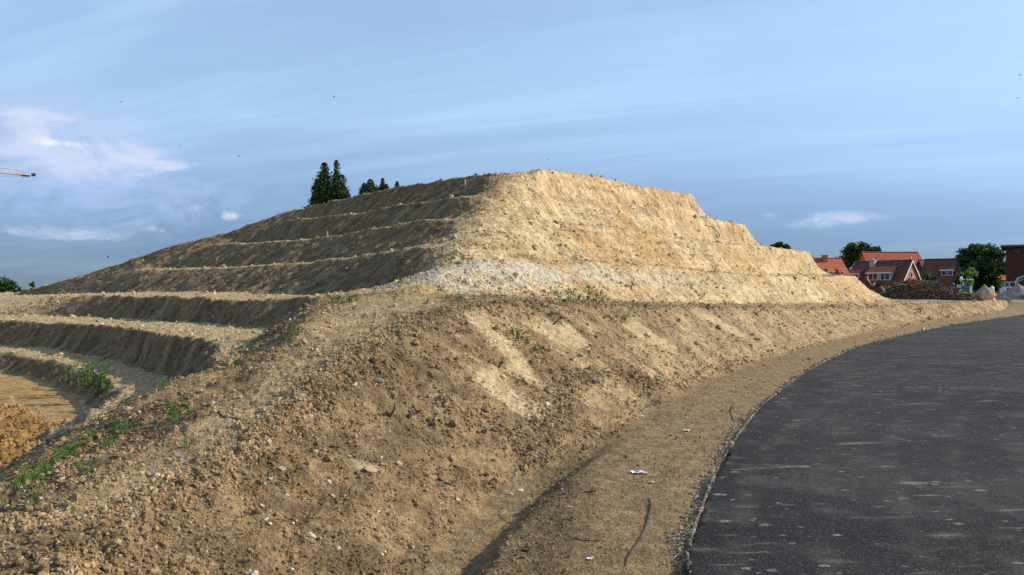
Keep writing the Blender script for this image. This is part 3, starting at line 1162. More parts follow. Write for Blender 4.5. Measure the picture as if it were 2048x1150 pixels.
def build_clods():
    n = 980000
    th = rng.uniform(-R(42), R(42), n)
    r = np.exp(rng.uniform(math.log(1.6), math.log(82), n))
    x, y = r * np.sin(th), r * np.cos(th)
    zone = zone_at(x, y)
    u, v = x / K, y / K
    cs = samp(CS, u, v)
    loose = sstep(-.35, .45, pn(u, v, .45, 51) + .6 * pn(u, v, 1.7, 52))
    patch = sstep(-.3, .6, fbm(u, v, 1.3, 3, .6, 301))
    sm = np.clip(samp(PALE, u, v) + .85 * samp(PATH, u, v), 0, 1)
    slope = samp(SLOPE, u, v)
    edge = np.exp(-((cs - 3.95) / .38) ** 2) + .7 * np.exp(-(cs / .45) ** 2)
    p = np.zeros(n)
    p = np.where(zone == 1, ((.30 + .5 * loose) * (.3 + .9 * patch) * (1 - .85 * sm) + .6 * edge) * (1 - .45 * sstep(20, 40, v)), p)
    right = samp(RIGHT, u, v)
    p = np.where(zone == 2, (.05 + .30 * loose * patch) * (.35 + .65 * right) + .14 * (np.abs(slope - .40) < .12), p)
    p = np.where(zone == 3, samp(SANDROUGH, u, v) * .6, p)
    dit = np.exp(-((cs - 4.5) / .45) ** 2) * (v < 26)
    p = np.where(zone == 4, .05 + .16 * patch * sstep(.1, .6, pn(u, v, .5, 302)) + .35 * dit, p)
    p = np.where(zone == 0, .15 * patch * (v > 60), p)
    ok = rng.uniform(0, 1, n) < p
    x, y, r, zone, edge = x[ok], y[ok], r[ok], zone[ok], edge[ok]
    z, col = terrain(x, y, True)
    m = len(x)
    k0 = rng.uniform(0, 1, m)
    base = .0052 * np.maximum(r / 4.0, .5) ** .56
    s = base * np.exp(rng.normal(0, .45, m)) * np.where(zone == 4, .62, np.where(zone == 2, 1.0 + .35 * sstep(8, 22, r), 1.0)) * (1 + .3 * edge)
    s = np.where((rng.uniform(0, 1, m) < .035) & (k0 > .08), s * rng.uniform(1.6, 2.5, m), s)
    s = np.minimum(s, .012 + .0035 * r)
    size = s[:, None] * rng.uniform(.65, 1.25, (m, 3))
    size[:, 2] *= .8
    tone = col * rng.uniform(.75, 1.35, m)[:, None]
    k = k0
    pale = (k < .07)
    tone[pale] = np.array([.38, .30, .19]) * rng.uniform(.7, 1.25, pale.sum())[:, None]
    wh = k < .010
    tone[wh] = np.array([.50, .46, .39]) * rng.uniform(.8, 1.1, wh.sum())[:, None]
    dk = k > .9
    tone[dk] *= .75
    co = np.c_[x, y, z + size[:, 2] * .30]
    names = {1: ('soil_clods', 'loose brown clods and stones covering the embankment slope', 'clods'),
             2: ('hill_clods', 'loose clods and stones lying on the terraced hill', 'clods'),
             3: ('sand_lumps', 'rough orange lumps of sand heaped in the pit', 'sand lumps'),
             4: ('verge_grit', 'small grit strewn over the verge beside the asphalt', 'grit'),
             0: ('ground_rubble', 'grey rubble on the flat ground beyond the bank', 'rubble')}
    for zid, (nm, lb, ct_) in names.items():
        q = zone == zid
        if q.sum():
            scatter(nm, co[q], size[q], tone[q], lb, ct_)
    # crushed stone along the ragged edge of the asphalt
    e = densify([tuple(v) for v in smooth_line(REDGE)], .05)
    e = e[(e[:, 1] > 4) & (e[:, 1] < 110)]
    idx = rng.choice(len(e), 15000, p=(1 / e[:, 1] ** .9) / (1 / e[:, 1] ** .9).sum())
    off = -np.abs(rng.normal(0, .15, len(idx))) + .01
    clump = sstep(-.5, .5, pn(e[idx, 0], e[idx, 1], .55, 310))
    ok = rng.uniform(0, 1, len(idx)) < .25 + .75 * clump
    idx, off = idx[ok], off[ok]
    x = (e[idx, 0] + off * .87) * K
    y = (e[idx, 1] - off * .45) * K
    z, col = terrain(x, y, True)
    z = np.maximum(z, np.where(off > -.02, .045, -1))
    m = len(x)
    s = .0062 * np.maximum(np.hypot(x, y) / 5.0, .6) ** .6 * np.exp(rng.normal(0, .45, m))
    size = s[:, None] * rng.uniform(.7, 1.2, (m, 3))
    tone = np.array([.34, .265, .18]) * rng.uniform(.5, 1.4, m)[:, None]
    scatter('edge_gravel', np.c_[x, y, z + s * .4], size, tone, 'crushed stone along the ragged asphalt edge', 'gravel')


build_clods()

# ------------------------------------------------------------------ things in the distance
def at(px, D, z=None, py=None):
    """point seen at photo column px at distance D (m)"""
    x = (px - 1024) / 1600 * D
    if py is not None:
        z = 1.7 + (585 - py) / 1600 * D
    if z is None:
        z = hz(x, D)
    return Vector((x, D, z))


def boxes(lst):
    V, F = [], []
    for x0, x1, y0, y1, z0, z1 in lst:
        o = len(V)
        V += [(x0, y0, z0), (x1, y0, z0), (x1, y1, z0), (x0, y1, z0), (x0, y0, z1), (x1, y0, z1), (x1, y1, z1), (x0, y1, z1)]
        F += [tuple(o + i for i in f) for f in ((3, 2, 1, 0), (4, 5, 6, 7), (0, 1, 5, 4), (1, 2, 6, 5), (2, 3, 7, 6), (3, 0, 4, 7))]
    return V, F


def empty(name, loc, rz=0.0, label=None, cat=None, group=None):
    o = bpy.data.objects.new(name, None)
    C.objects.link(o)
    o.empty_display_size = .3
    o.location = loc
    o.rotation_euler = (0, 0, rz)
    if label:
        o['label'] = label
    if cat:
        o['category'] = cat
    if group:
        o['group'] = group
    return o


def tile_material(name, colour):
    m = bpy.data.materials.new(name)
    m.use_nodes = True
    t = NT(m.node_tree)
    b = t.n['Principled BSDF']
    pos = t.add('ShaderNodeTexCoord').outputs['Object']
    n = t.noise(pos, 1.1, 5, .65)
    sc = t.vmath('MULTIPLY', pos, (1, 1, 1))
    vc = t.voronoi(sc, 3.6, 'F1', out=1)
    c = t.mix(1.0, (*colour, 1), t.ramp(n, [(.25, .62), (.75, 1.3)]), 'MULTIPLY')
    c = t.mix(.22, c, t.mix(1.0, c, vc, 'MULTIPLY'))
    t.put(b.inputs['Base Color'], c)
    b.inputs['Roughness'].default_value = .8
    w = t.add('ShaderNodeTexWave', wave_type='BANDS', bands_direction='Z')
    w.inputs['Scale'].default_value = 2.2
    t.put(w.inputs['Vector'], pos)
    w2 = t.add('ShaderNodeTexWave', wave_type='BANDS', bands_direction='X')
    w2.inputs['Scale'].default_value = 2.2
    t.put(w2.inputs['Vector'], pos)
    t.put(b.inputs['Normal'], t.bump(t.math('ADD', w.outputs[1], w2.outputs[1]), .7, .04))
    return m


def brick_material(name, colour):
    m = bpy.data.materials.new(name)
    m.use_nodes = True
    t = NT(m.node_tree)
    b = t.n['Principled BSDF']
    tc = t.add('ShaderNodeTexCoord').outputs['Object']
    s = t.add('ShaderNodeSeparateXYZ')
    t.put(s.inputs[0], tc)
    cb = t.add('ShaderNodeCombineXYZ')
    t.put(cb.inputs[0], t.math('ADD', s.outputs[0], s.outputs[1]))
    t.put(cb.inputs[1], s.outputs[2])
    br = t.add('ShaderNodeTexBrick')
    t.put(br.inputs['Vector'], cb.outputs[0])
    br.inputs['Scale'].default_value = 1.0
    br.inputs['Brick Width'].default_value = .25
    br.inputs['Row Height'].default_value = .083
    br.inputs['Mortar Size'].default_value = .008
    c0 = Vector(colour)
    br.inputs['Color1'].default_value = (*(c0 * .8), 1)
    br.inputs['Color2'].default_value = (*(c0 * 1.15), 1)
    br.inputs['Mortar'].default_value = (*(c0 * .9 + Vector((.03, .03, .03))), 1)
    n = t.noise(tc, .9, 5, .6)
    t.put(b.inputs['Base Color'], t.mix(1.0, br.outputs[0], t.ramp(n, [(.3, .8), (.7, 1.15)]), 'MULTIPLY'))
    b.inputs['Roughness'].default_value = .9
    return m


def glass_material():
    m = bpy.data.materials.new("window_glass")
    m.use_nodes = True
    b = m.node_tree.nodes['Principled BSDF']
    t = NT(m.node_tree)
    n = t.noise(t.add('ShaderNodeTexCoord').outputs['Object'], 2.0, 3, .5)
    t.put(b.inputs['Base Color'], t.ramp(n, [(.35, (.008, .010, .014)), (.7, (.04, .045, .055))]))
    b.inputs['Roughness'].default_value = .12
    b.inputs['Specular IOR Level'].default_value = .5
    return m


M_RED = tile_material("red_roof_tile", (.40, .068, .020))
M_DKRED = tile_material("brown_roof_tile", (.155, .042, .022))
M_ORANGE = tile_material("orange_roof_tile", (.50, .105, .028))
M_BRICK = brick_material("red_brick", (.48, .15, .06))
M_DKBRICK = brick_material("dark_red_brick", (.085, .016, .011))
M_WHITE = mat("white_paint", (.74, .74, .72), .55, .08, 3)
M_GREYW = mat("slate_cladding", (.33, .36, .38), .8, .2, 2, .01, 20)
M_DARK = mat("dark_timber", (.035, .035, .045), .8, .2, 3)
M_GLASS = glass_material()
M_LEAD = mat("lead_flashing", (.15, .16, .18), .6, .2, 3)


def window(parent, loc, rot, w, h, deep=False, name='window', fm=None):
    """frame with a mullion, standing proud of the wall; faces local -y"""
    t = .09
    fr = [(-w / 2, w / 2, -.07, .03, h - t, h), (-w / 2, w / 2, -.07, .03, 0, t), (-w / 2, -w / 2 + t, -.068, .03, t, h - t), (w / 2 - t, w / 2, -.068, .03, t, h - t)]
    if w > .95:
        fr.append((-t * .55, t * .55, -.066, .03, t, h - t))
    V, F = boxes(fr)
    o = link(name, pymesh('window', V, F, fm or M_WHITE), parent, loc, rot)
    V, F = boxes([(-w / 2 + t, w / 2 - t, -.03, .02, t, h - t)])
    if not deep:
        link('pane', pymesh('pane', V, F, M_GLASS), o)
    else:
        # one mesh, third level already
        me = o.data
        V0, F0 = boxes(fr)
        V1, F1 = join_data([(V0, F0), (V, F)])
        me2 = pymesh('window', V1, F1)
        me2.materials.append(M_WHITE)
        me2.materials.append(M_GLASS)
        for i, p in enumerate(me2.polygons):
            p.material_index = 0 if i < len(F0) else 1
        o.data = me2
    return o


def house(name, loc, rz, L, W, he, hr, roof_m, wall_m, label, verge=None, ov=.35, th=.16, hip=0.0):
    """gabled house: ridge along local x, front slope towards local -y; parts wall, roof (> ridge_cap), verge_board"""
    e = empty(name, loc, rz, label, 'house', 'brick houses beyond the building site')
    z0 = -1.2
    V = [(-L / 2, -W / 2, z0), (L / 2, -W / 2, z0), (L / 2, W / 2, z0), (-L / 2, W / 2, z0),
         (-L / 2, -W / 2, he), (L / 2, -W / 2, he), (L / 2, W / 2, he), (-L / 2, W / 2, he), (-L / 2, 0, hr - .1), (L / 2, 0, hr - .1)]
    F = [(0, 1, 5, 4), (2, 3, 7, 6), (1, 2, 6, 9, 5), (3, 0, 4, 8, 7), (3, 2, 1, 0), (4, 5, 9, 8), (6, 7, 8, 9)]
    link('wall', pymesh('wall', V, F, wall_m), e)
    sl = (hr - he) / (W / 2)
    ze = he - sl * ov
    a, b = -L / 2 - ov * .7, L / 2 + ov * .7
    ra, rb = a + hip, b - hip
    for sgn in (-1, 1):
        y0 = sgn * (W / 2 + ov)
        V = [(a, y0, ze), (b, y0, ze), (rb, sgn * .002, hr), (ra, sgn * .002, hr)]
        V += [(x, y, z + th) for x, y, z in V]
        F = [(0, 1, 2, 3), (7, 6, 5, 4), (0, 4, 5, 1), (1, 5, 6, 2), (2, 6, 7, 3), (3, 7, 4, 0)]
        bm = bmesh.new()
        vs = [bm.verts.new(v) for v in V]
        for f in F:
            bm.faces.new([vs[i] for i in f])
        r = link('roof', bm_mesh('roof', bm, roof_m), e)
        if sgn < 0:
            V2, F2 = tube_data([(ra, 0, hr + th), ((ra + rb) / 2, 0, hr + th - .02), (rb, 0, hr + th)], [.13] * 3, 6)
            link('ridge_cap', pymesh('ridge_cap', V2, F2, roof_m), r)
    if verge:
        for xe in (a, b):
            for sgn in (-1, 1):
                y0 = sgn * (W / 2 + ov)
                d = .05 if xe > 0 else -.05
                V = [(xe, y0, ze - .14), (xe, 0, hr - .14), (xe, 0, hr + th + .03), (xe, y0, ze + th + .03)]
                V += [(x + d, y, z) for x, y, z in V]
                bm = bmesh.new()
                vs = [bm.verts.new(v) for v in V]
                for f in ((0, 1, 2, 3), (7, 6, 5, 4), (0, 4, 5, 1), (1, 5, 6, 2), (2, 6, 7, 3), (3, 7, 4, 0)):
                    bm.faces.new([vs[i] for i in f])
                link('verge_board', bm_mesh('verge_board', bm, verge), e)
    e['_dims'] = (L, W, he, hr)
    return e


def dormer(e, xc, w, zb, zt, zr, roof_m, cheek_m, nwin, dims):
    """shed dormer on the front slope: face at height zb..zt, its flatter roof runs back to height zr"""
    L, W, he, hr = dims
    sl = (hr - he) / (W / 2)
    yf = -W / 2 + (zb - he) / sl - .05
    yb_ = -W / 2 + (zr - he) / sl + .25
    V = [(xc - w / 2, yf, zb - .3), (xc + w / 2, yf, zb - .3), (xc + w / 2, yf, zt), (xc - w / 2, yf, zt), (xc - w / 2, yb_, zr), (xc + w / 2, yb_, zr)]
    F = [(0, 1, 2, 3), (1, 5, 2), (0, 3, 4), (3, 2, 5, 4), (0, 4, 5, 1)]
    bm = bmesh.new()
    vs = [bm.verts.new(v) for v in V]
    for f in F:
        bm.faces.new([vs[i] for i in f])
    d = link('dormer', bm_mesh('dormer', bm, cheek_m), e)
    s2 = (zr - zt) / (yb_ - yf)
    o = .3
    V = [(xc - w / 2 - .2, yf - o, zt - s2 * o + .03), (xc + w / 2 + .2, yf - o, zt - s2 * o + .03), (xc + w / 2 + .2, yb_, zr + .03), (xc - w / 2 - .2, yb_, zr + .03)]
    V += [(x, y, z + .13) for x, y, z in V]
    bm = bmesh.new()
    vs = [bm.verts.new(v) for v in V]
    for f in ((0, 1, 2, 3), (7, 6, 5, 4), (0, 4, 5, 1), (1, 5, 6, 2), (2, 6, 7, 3), (3, 7, 4, 0)):
        bm.faces.new([vs[i] for i in f])
    link('dormer_roof', bm_mesh('dormer_roof', bm, roof_m), d)
    V, F = boxes([(xc - w / 2 - .2, xc + w / 2 + .2, yf - o - .05, yf - o + .0, zt - s2 * o - .10, zt - s2 * o + .10)])
    link('gutter', pymesh('gutter', V, F, M_WHITE), d)
    for k in range(nwin):
        ww = w / nwin * .80
        window(d, (xc - w / 2 + w * (k + .5) / nwin, yf - .01, zb + .02), (0, 0, 0), ww, zt - zb - .22, deep=True)
    return d


def skylight(e, xc, zc, w, h, dims):
    L, W, he, hr = dims
    sl = math.atan((hr - he) / (W / 2))
    y = -W / 2 + (zc - he) / math.tan(sl)
    n = Vector((0, -math.sin(sl), math.cos(sl)))
    p = Vector((xc, y, zc)) + n * .20
    V, F = boxes([(-w / 2, w / 2, -h / 2, h / 2, -.05, .05)])
    o = link('skylight', pymesh('skylight', V, F, M_LEAD), e, p, (sl, 0, 0))
    V, F = boxes([(-w / 2 + .07, w / 2 - .07, -h / 2 + .07, h / 2 - .07, .03, .056)])
    link('pane', pymesh('pane', V, F, M_GLASS), o)


def chimney(e, x, y, zb, zt, w, m, pots=1):
    V, F = boxes([(x - w / 2, x + w / 2, y - w / 2, y + w / 2, zb, zt), (x - w / 2 - .06, x + w / 2 + .06, y - w / 2 - .06, y + w / 2 + .06, zt, zt + .12)])
    c = link('chimney', pymesh('chimney', V, F, m), e)
    for k in range(pots):
        V, F = tube_data([(x + (k - (pots - 1) / 2) * .3, y, zt + .1), (x + (k - (pots - 1) / 2) * .3, y, zt + .5)], [.1, .08], 8)
        link('chimney_pot', pymesh('chimney_pot', V, F, M_WHITE), c)


def zrel(py, D, base):
    return 1.7 + (585 - py) / 1600 * D - base


def build_houses():
    # front house: dark roof towards us, bright gable turned to the sun
    D = 150.0
    c = at(1766, D)
    b = c.z
    dims = (10.8, 7.6, zrel(572, D, b), zrel(523.5, D, b))
    e = house('dormer_house', c, R(-54), *dims, M_DKRED, M_BRICK, 'brick house with white-edged sunlit gable and two roof dormers, behind the brush pile', M_WHITE)
    dormer(e, .9, 4.6, zrel(561, D, b), zrel(545, D, b), zrel(532, D, b), M_ORANGE, M_GREYW, 2, dims)
    dormer(e, -4.3, 2.3, zrel(557, D, b), zrel(546, D, b), zrel(538, D, b), M_RED, M_GREYW, 1, dims)
    for x in (.0, 1.3, 2.6):
        skylight(e, x, zrel(528.5, D, b), .55, .9, dims)
    skylight(e, 4.0, zrel(530, D, b), .6, 1.3, dims)
    skylight(e, -3.6, zrel(533, D, b), .7, 1.1, dims)
    skylight(e, -2.8, zrel(533, D, b), .6, 1.1, dims)
    chimney(e, -1.5, -.7, zrel(535, D, b), zrel(521, D, b), .95, M_GREYW, 1)
    window(e, (dims[0] / 2 + .02, -.1, zrel(557, D, b)), (0, 0, R(90)), .85, 1.15)
    # big hall-like roof behind
    D = 172.0
    c = at(1780, D)
    b = c.z
    dims = (12.0, 11.0, zrel(560, D, b), zrel(505.5, D, b))
    e = house('farmhouse', c, R(3), *dims, M_RED, M_BRICK, 'large house with a broad plain red tiled roof rising behind the dormered house', None, hip=.0)
    V, F = tube_data([(3.5, -2.2, dims[3] - 2.0), (3.5, -2.2, dims[3] - .9)], [.08, .07], 6)
    link('vent_pipe', pymesh('vent_pipe', V, F, M_WHITE), e)
    dormer(e, 4.9, 1.2, zrel(541, D, b), zrel(531, D, b), zrel(526, D, b), M_RED, M_WHITE, 1, dims)
    # house at the foot of the hill's right shoulder
    D = 150.0
    c = at(1641, D)
    b = c.z
    dims = (7.5, 9.0, zrel(560, D, b), zrel(518, D, b))
    e = house('red_roof_house', c, R(3), *dims, M_ORANGE, M_BRICK, 'house with bright red tiled roof and brick chimney half hidden by the hill', None)
    chimney(e, .6, -.5, dims[3] - .9, dims[3] + .6, .8, M_BRICK, 1)
    dormer(e, .5, .9, zrel(549, D, b), zrel(543, D, b), zrel(538, D, b), M_ORANGE, M_WHITE, 1, dims)
    dormer(e, 2.5, .9, zrel(549, D, b), zrel(543, D, b), zrel(538, D, b), M_ORANGE, M_WHITE, 1, dims)
    # small gable
    D = 160.0
    c = at(1859, D)
    b = c.z
    dims = (4.6, 5.6, zrel(556, D, b), zrel(521.5, D, b))
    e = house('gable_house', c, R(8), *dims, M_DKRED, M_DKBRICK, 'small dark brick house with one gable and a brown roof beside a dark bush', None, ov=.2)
    window(e, (-dims[0] / 2 - .02, .3, zrel(552, D, b)), (0, 0, R(-90)), 1.2, 1.0)
    # long house in shade
    D = 152.0
    c = at(1903, D)
    b = c.z
    dims = (9.0, 8.4, zrel(566, D, b), zrel(519, D, b))
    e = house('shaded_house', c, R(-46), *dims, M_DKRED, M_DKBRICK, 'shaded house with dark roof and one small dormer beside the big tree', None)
    dormer(e, .2, 2.2, zrel(552, D, b), zrel(540, D, b), zrel(533, D, b), M_DKRED, M_DARK, 2, dims)
    # a sunlit roof glimpsed past the tree
    D = 168.0
    c = at(1996, D)
    b = c.z
    dims = (6.0, 6.5, zrel(559, D, b), zrel(533, D, b))
    e = house('orange_roof_house', c, R(-4), *dims, M_ORANGE, M_BRICK, 'house with orange roof glimpsed between the big tree and the flat-roofed building', M_WHITE)
    window(e, (1.5, -dims[1] / 2 - .02, .8), (0, 0, 0), 1.1, 1.0)
    # flat-roofed modern block
    D = 112.0
    x0 = (2012 - 1024) / 1600 * D
    b = hz(x0 + 5, D)
    e = empty('flat_roof_building', (x0, D, b), R(-33), 'dark red building with flat overhanging roof and a strip of high windows', 'building')
    zt = zrel(496, D, b)
    V, F = boxes([(0, 12, 0, 9, -1.2, zt)])
    link('wall', pymesh('wall', V, F, M_DKBRICK), e)
    V, F = boxes([(-.62, 12.6, -.6, 9.6, zt + .02, zt + .45)])
    r = link('roof', pymesh('roof', V, F, M_DARK), e)
    V, F = boxes([(-.66, 12.64, -.64, 9.64, zt + .34, zt + .47)])
    link('roof_edge', pymesh('roof_edge', V, F, M_WHITE), r)
    for k in range(7):
        window(e, (1.35 + k * 1.08, -.02, zrel(508, D, b)), (0, 0, 0), .92, .78, fm=M_DARK)


build_houses()


# ------------------------------------------------------------------ trees
def leaf_material(name, c0, c1):
    m = bpy.data.materials.new(name)
    m.use_nodes = True
    t = NT(m.node_tree)
    b = t.n['Principled BSDF']
    at_ = t.add('ShaderNodeAttribute', attribute_name='soil')
    s = t.add('ShaderNodeSeparateColor')
    t.put(s.inputs[0], at_.outputs['Color'])
    c = t.mix(s.outputs[0], (*c0, 1), (*c1, 1))
    t.put(b.inputs['Base Color'], c)
    b.inputs['Roughness'].default_value = .55
    b.inputs['Specular IOR Level'].default_value = .3
    tr = t.add('ShaderNodeBsdfTranslucent')
    t.put(tr.inputs[0], t.mix(1.0, c, (1.2, 1.5, .5, 1), 'MULTIPLY'))
    mx = t.add('ShaderNodeMixShader')
    mx.inputs[0].default_value = .22
    t.l.new(b.outputs[0], mx.inputs[1])
    t.l.new(tr.outputs[0], mx.inputs[2])
    t.l.new(mx.outputs[0], t.n['Material Output'].inputs[0])
    return m


M_LEAF = leaf_material("broad_leaf", (.026, .052, .014), (.062, .100, .028))
M_POPLAR = leaf_material("poplar_leaf", (.028, .055, .018), (.068, .105, .034))
M_YOUNG = leaf_material("young_leaf", (.10, .19, .030), (.22, .33, .06))
M_BARK = mat("bark", (.11, .085, .06), .9, .3, 4, .02, 12)


def leaves_mesh(name, cen, size, m, r):
    """one folded leaf (two triangles pairs) per centre, random attitude"""
    n = len(cen)
    a = r.normal(size=(n, 3))
    a[:, 2] *= .6
    a /= np.linalg.norm(a, axis=1)[:, None]
    b = np.cross(a, r.normal(size=(n, 3)))
    b /= np.linalg.norm(b, axis=1)[:, None] + 1e-9
    c = np.cross(a, b)
    s = np.asarray(size)[:, None] * np.ones((n, 1))
    v = np.stack([cen - a * s, cen + b * s * .55 + c * s * .15, cen + a * s, cen - b * s * .55 + c * s * .15], 1).reshape(-1, 3)
    q = np.arange(4 * n).reshape(n, 4)
    t = np.repeat(r.uniform(0, 1, n), 4)
    me = np_mesh(name, v, q, np.c_[t, t, t], m)
    return me


def crown_points(lobes, n, r, gap=.5):
    """points near the surface of many small clumps that fill the lobes (lobe: centre, radii)"""
    vol = np.array([l[3] * l[4] * min(l[5], 3 * l[3]) for l in lobes]) ** .55
    out = []
    nc = max(20, n // 42)
    idx = r.choice(len(lobes), nc, p=vol / vol.sum())
    for i in idx:
        cx, cy, cz, rx, ry, rz = lobes[i]
        d = r.normal(size=3)
        d /= np.linalg.norm(d)
        rad = r.uniform(.45, 1.0) ** .6
        p = np.array([cx, cy, cz]) + d * rad * np.array([rx, ry, rz])
        k = r.integers(24, 60)
        s = min(max(min(rx, ry, rz), .5), 2.2) * r.uniform(.15, .30)
        q = r.normal(size=(k, 3)) * s * np.array([1.15, 1.15, .75])
        out.append(p + q)
    return np.concatenate(out)


def tree(name, label, px, D, lobes, n, leaf, m, trunk_r=.3, group=None, seed=1, cat='tree', limbs=6):
    r = np.random.default_rng(seed)
    base = at(px, D)
    e = empty(name, base, 0, label, cat, group)
    ls = [(x, y, z - base.z, a, b, c) for x, y, z, a, b, c in lobes]
    pts = crown_points(ls, n, r)
    link('crown', leaves_mesh('crown', pts, leaf * r.uniform(.6, 1.25, len(pts)), m, r), e)
    top = max(l[2] + l[5] * .5 for l in ls)
    path = [(0, 0, -.5)] + [(.12 * math.sin(k * 2.1 + seed), .1 * math.cos(k * 1.7), top * .85 * k / 5) for k in range(1, 6)]
    parts = [tube_data(path, [trunk_r * (1.15 - .19 * k) for k in range(6)], 7)]
    for k in range(limbs):
        l = ls[k % len(ls)]
        z0 = top * (.25 + .45 * k / max(1, limbs))
        p0 = Vector((0, 0, z0))
        p2 = Vector((l[0], l[1], max(l[2], z0 + .3)))
        p1 = p0.lerp(p2, .5) + Vector((0, 0, .1 * top * .3))
        parts.append(tube_data([p0, p1, p2], [trunk_r * .42, trunk_r * .28, trunk_r * .1], 5))
    V, F = join_data(parts)
    link('trunk', pymesh('trunk', V, F, M_BARK, True), e)
    return e


def lobes_px(lst, D, cpx):
    """lobes given in photo pixels: (px, py, rx, rz [, depth])"""
    s = D / 1600
    out = []
    for a in lst:
        px, py, rx, rz = a[:4]
        dy = a[4] if len(a) > 4 else 0
        out.append(((px - cpx) * s, dy, 1.7 + (585 - py) * s, rx * s, max(rx, rz) * s * .8, rz * s))
    return out


def build_trees():
    D = 190
    tree('oak_tree', 'broad dark oak-like tree with ragged crown behind the dormered house', 1715, D,
         lobes_px([(1706, 500, 20, 14), (1722, 498, 20, 12), (1694, 518, 17, 18), (1700, 542, 24, 16), (1745, 502, 16, 8), (1756, 505, 10, 5), (1725, 520, 30, 16), (1682, 535, 9, 12), (1690, 560, 16, 16)], D, 1715),
         9000, .34, M_LEAF, .5, seed=3)
    D = 122
    tree('chestnut_tree', 'dense dark round-topped tree between the shaded house and the flat-roofed building', 1962, D,
         lobes_px([(1944, 504, 22, 16), (1968, 502, 24, 16), (1990, 512, 20, 14), (1930, 520, 16, 15), (1950, 535, 30, 22, -1), (1985, 535, 26, 22), (1960, 560, 28, 22, .5), (1985, 570, 22, 20, 1), (1938, 560, 16, 22, 1)], D, 1962),
         15000, .23, M_LEAF, .45, seed=4)
    D = 210
    tree('small_round_tree', 'small round tree peeping over the hill\'s right shoulder', 1561, D,
         lobes_px([(1551, 493, 8, 7), (1562, 491, 10, 7), (1573, 494, 7, 6), (1560, 508, 16, 12)], D, 1561), 2600, .36, M_LEAF, .3, seed=5)
    D = 97
    tree('young_tree', 'young light green tree beside the teal site cabin', 1938, D,
         lobes_px([(1936, 548, 8, 8), (1945, 556, 9, 9), (1932, 558, 7, 6), (1942, 565, 7, 5), (1942, 541, 4, 5), (1950, 549, 4, 6)], D, 1938), 620, .12, M_YOUNG, .05, seed=6, limbs=5)
    D = 185
    tree('distant_tree', 'distant green tree showing over the terraces\' low far end', 8, D,
         lobes_px([(2, 568, 16, 12), (18, 572, 14, 10), (32, 578, 10, 7), (-14, 572, 14, 12), (10, 582, 24, 8)], D, 8), 4200, .3, M_LEAF, .3, seed=7)
    tree('sapling', 'tiny lone sapling on the skyline beside the distant green tree', 65, D,
         lobes_px([(65, 568, 3, 5), (65, 578, 5, 6)], D, 65), 260, .22, M_LEAF, .08, seed=8, limbs=2)
    D = 143
    tree('dark_bush', 'dark green bush in front of the small gabled brick house', 1858, D,
         lobes_px([(1852, 560, 9, 10), (1862, 556, 10, 12), (1858, 572, 14, 14)], D, 1858), 2000, .2, M_LEAF, .12, seed=9, cat='bush', limbs=3)
    D = 146
    tree('garden_hedge', 'low green garden shrub under the dormer windows', 1772, D,
         lobes_px([(1765, 574, 9, 6), (1778, 573, 9, 6), (1792, 576, 8, 6)], D, 1772), 1100, .2, M_LEAF, .1, seed=10, cat='shrub', limbs=2)
    D = 158
    tree('garden_tree', 'dark leafy tree filling the gap behind the shaded house', 1920, D + 14,
         lobes_px([(1915, 548, 14, 16), (1930, 560, 16, 18), (1838, 548, 4, 12)][:2], D + 14, 1920), 2200, .25, M_LEAF, .2, seed=12)

    # poplars beyond the hill: slim upright crowns
    def poplar(px, top, bot, w, seed, label, D=150, n=3000):
        s = D / 1600
        r = np.random.default_rng(seed)
        base = at(px, D)
        e = empty('poplar', base, 0, label, 'tree', 'poplars beyond the hill')
        ztop = 1.7 + (585 - top) * s - base.z
        zbot = 1.7 + (585 - bot) * s - base.z
        pts, limbs_ = [], []
        spires = max(4, int(w * .55))
        for k in range(spires):
            f = 0 if k == 0 else r.uniform(.15, 1.0)
            a = r.uniform(0, 6.28)
            ox, oy = (0, 0) if k == 0 else (math.cos(a) * w * s * .62 * f, math.sin(a) * w * s * .6 * f)
            tip = ztop - (0 if k == 0 else (ztop - zbot) * (.08 + .55 * f * r.uniform(.5, 1)))
            foot = 2.5
            m_ = int(n * 3.0 / spires)
            zz_ = tip - (tip - foot) * r.uniform(0, 1, m_) ** 1.7
            g = (tip - zz_) / max(1.0, ztop - zbot)
            rad = w * s * (.10 + .80 * np.clip(g * 2.6, 0, 1) ** .8) * np.sqrt(r.uniform(0, 1, m_))
            aa = r.uniform(0, 6.28, m_)
            lump_ = 1 + .45 * np.sin(zz_ * 2.6 + k * 1.7 + 2 * np.sin(aa + k))
            pts.append(np.c_[ox * np.clip(g * 2, .35, 1) + rad * lump_ * np.cos(aa), oy + rad * lump_ * np.sin(aa), zz_])
            limbs_.append(tube_data([(0, 0, 1.5), (ox * .7, oy * .7, tip * .45), (ox, oy, tip - .3)], [.14, .09, .02], 5))
        pts = np.concatenate(pts)
        link('crown', leaves_mesh('crown', pts, .21 * r.uniform(.6, 1.3, len(pts)), M_POPLAR, r), e)
        limbs_.append(tube_data([(0, 0, -.5), (0, 0, ztop * .4), (0, 0, ztop * .9)], [.32, .22, .05], 7))
        V, F = join_data(limbs_)
        link('trunk', pymesh('trunk', V, F, M_BARK, True), e)
    poplar(649, 326, 412, 21, 21, 'thick poplar left of the tallest poplar in the clump beyond the hill', n=6500)
    poplar(673, 321, 410, 13, 22, 'tallest narrow-tipped poplar of the clump beyond the hill', n=3200)
    poplar(684, 350, 410, 17, 23, 'broad lower poplar at the right of the clump beyond the hill', n=3000)
    poplar(633, 358, 412, 11, 24, 'short dark poplar at the left of the clump beyond the hill', n=2000)
    poplar(740, 359, 392, 18, 25, 'bushy poplar top standing apart from the big clump', n=3000)
